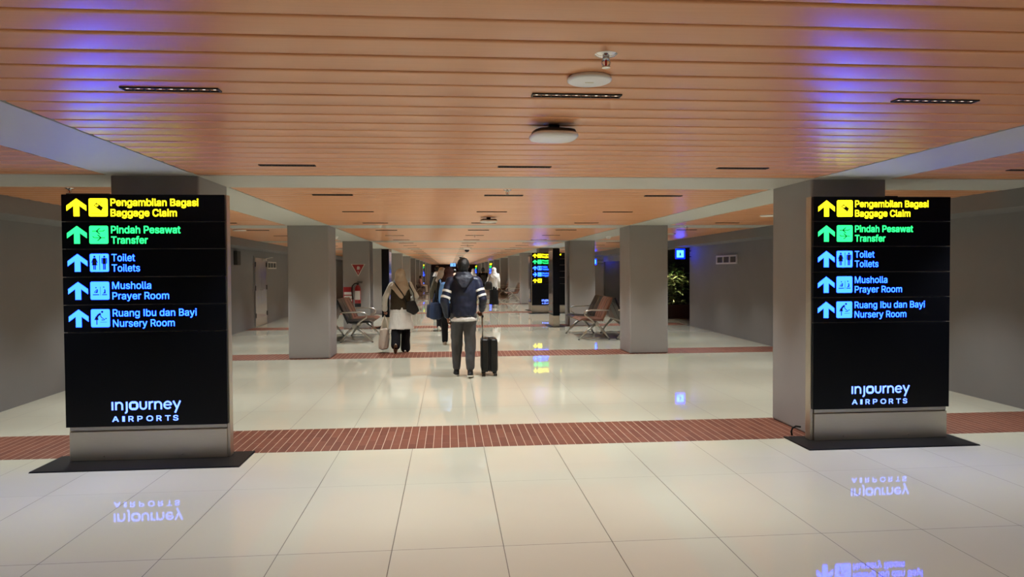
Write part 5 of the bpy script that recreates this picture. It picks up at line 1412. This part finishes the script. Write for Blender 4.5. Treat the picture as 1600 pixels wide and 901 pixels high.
walker((1.30, 38.0, 0), 1.60, 'far small person in black with pale scarf beyond the man with backpack', BLKTOP, BLK, 'hijab', PALEGREY)
walker((.33, 40.0, 0), 1.60, 'far person in dark clothes under the tiny blue hanging sign', fabric('tan_top', (160, 130, 112)), BLK, 'hair')

# seated person on the far left bench
Ps = pose(1.58, lf=(-.08, .42, 0, 0), rf=(.08, .42, 0, 0), la=((-.22, .06, .98), (-.12, .26, .86)), ra=((.22, .06, .98), (.12, .26, .86)), sh=.165)
def seated(loc, rz, label):
    P = Ps; s = P['s']
    dz = -.40
    for kx in ('shL', 'shR', 'elL', 'elR', 'wrL', 'wrR'): P[kx] = P[kx] + V((0, 0, dz))
    for n, sg in (('L', -1), ('R', 1)):
        P['hip' + n] = V((sg * .09, 0, .50)); P['kn' + n] = V((sg * .11, .40, .49)); P['an' + n] = V((sg * .11, .42, .08))
    b = Blob()
    b.loft([(0, 0, .42, .15, .11), (0, -.005, .50, .155, .12), (0, 0, .62, .13, .095), (0, 0, .76, .15, .105), (0, 0, .88, .155, .095), (0, 0, .95, .11, .07), (0, 0, 1.0, .05, .05)])
    hc = V((0, .03, 1.10)); b.cap((0, 0, .95), .05, (0, .015, 1.06), .048); b.ell(hc, (.073, .09, .10)); b.cap(hc + V((0, .085, .01)), .009, hc + V((0, .1, -.02)), .013)
    P['head'] = hc; P['R'] = Matrix.Identity(3)
    for n, sg in (('L', -1), ('R', 1)):
        b.cap((sg * .09, 0, .92), .055, P['sh' + n], .05); b.chain([P['sh' + n], P['el' + n], P['wr' + n]], [.05, .038, .026])
        d = (P['wr' + n] - P['el' + n]).normalized(); add_hand(b, P['wr' + n], d, V((-sg, 0, .3)), V((0, 0, -1)), s, .3)
        b.chain([P['hip' + n], P['kn' + n], P['an' + n]], [.085, .056, .038]); b.cap(P['an' + n] + V((0, -.02, -.04)), .03, P['an' + n] + V((0, .13, -.05)), .022)
    o = b.build('person', SKIN, None, voxel=.0085, smooth=3); o.location = loc; o.rotation_euler = (0, 0, rz); tag(o, label, 'person')
    hair(o, P)
    b = Blob(); b.loft([(0, 0, .44, .175, .135), (0, 0, .62, .16, .115), (0, 0, .78, .18, .12), (0, 0, .89, .18, .11), (0, 0, .97, .10, .08)])
    for n, sg in (('L', -1), ('R', 1)): b.chain([P['sh' + n], P['el' + n], P['el' + n].lerp(P['wr' + n], .9)], [.066, .056, .044])
    b.build('top', PINK, o, voxel=.011, smooth=3, fold=.006)
    b = Blob()
    for n in 'LR': b.chain([P['hip' + n], P['kn' + n], P['kn' + n].lerp(P['an' + n], .9)], [.10, .078, .066])
    b.loft([(0, 0, .425, .17, .13), (0, 0, .55, .165, .125)]); b.build('trousers', WHITEF, o, voxel=.011, smooth=3)
    for n in 'LR': shoe(o, P, n, BSHOE, WSOLE, voxel=.009)
seated((-1.93, 49.2, 0), -PI / 2, 'tiny far person in pink top and white trousers sitting on the far left bench')
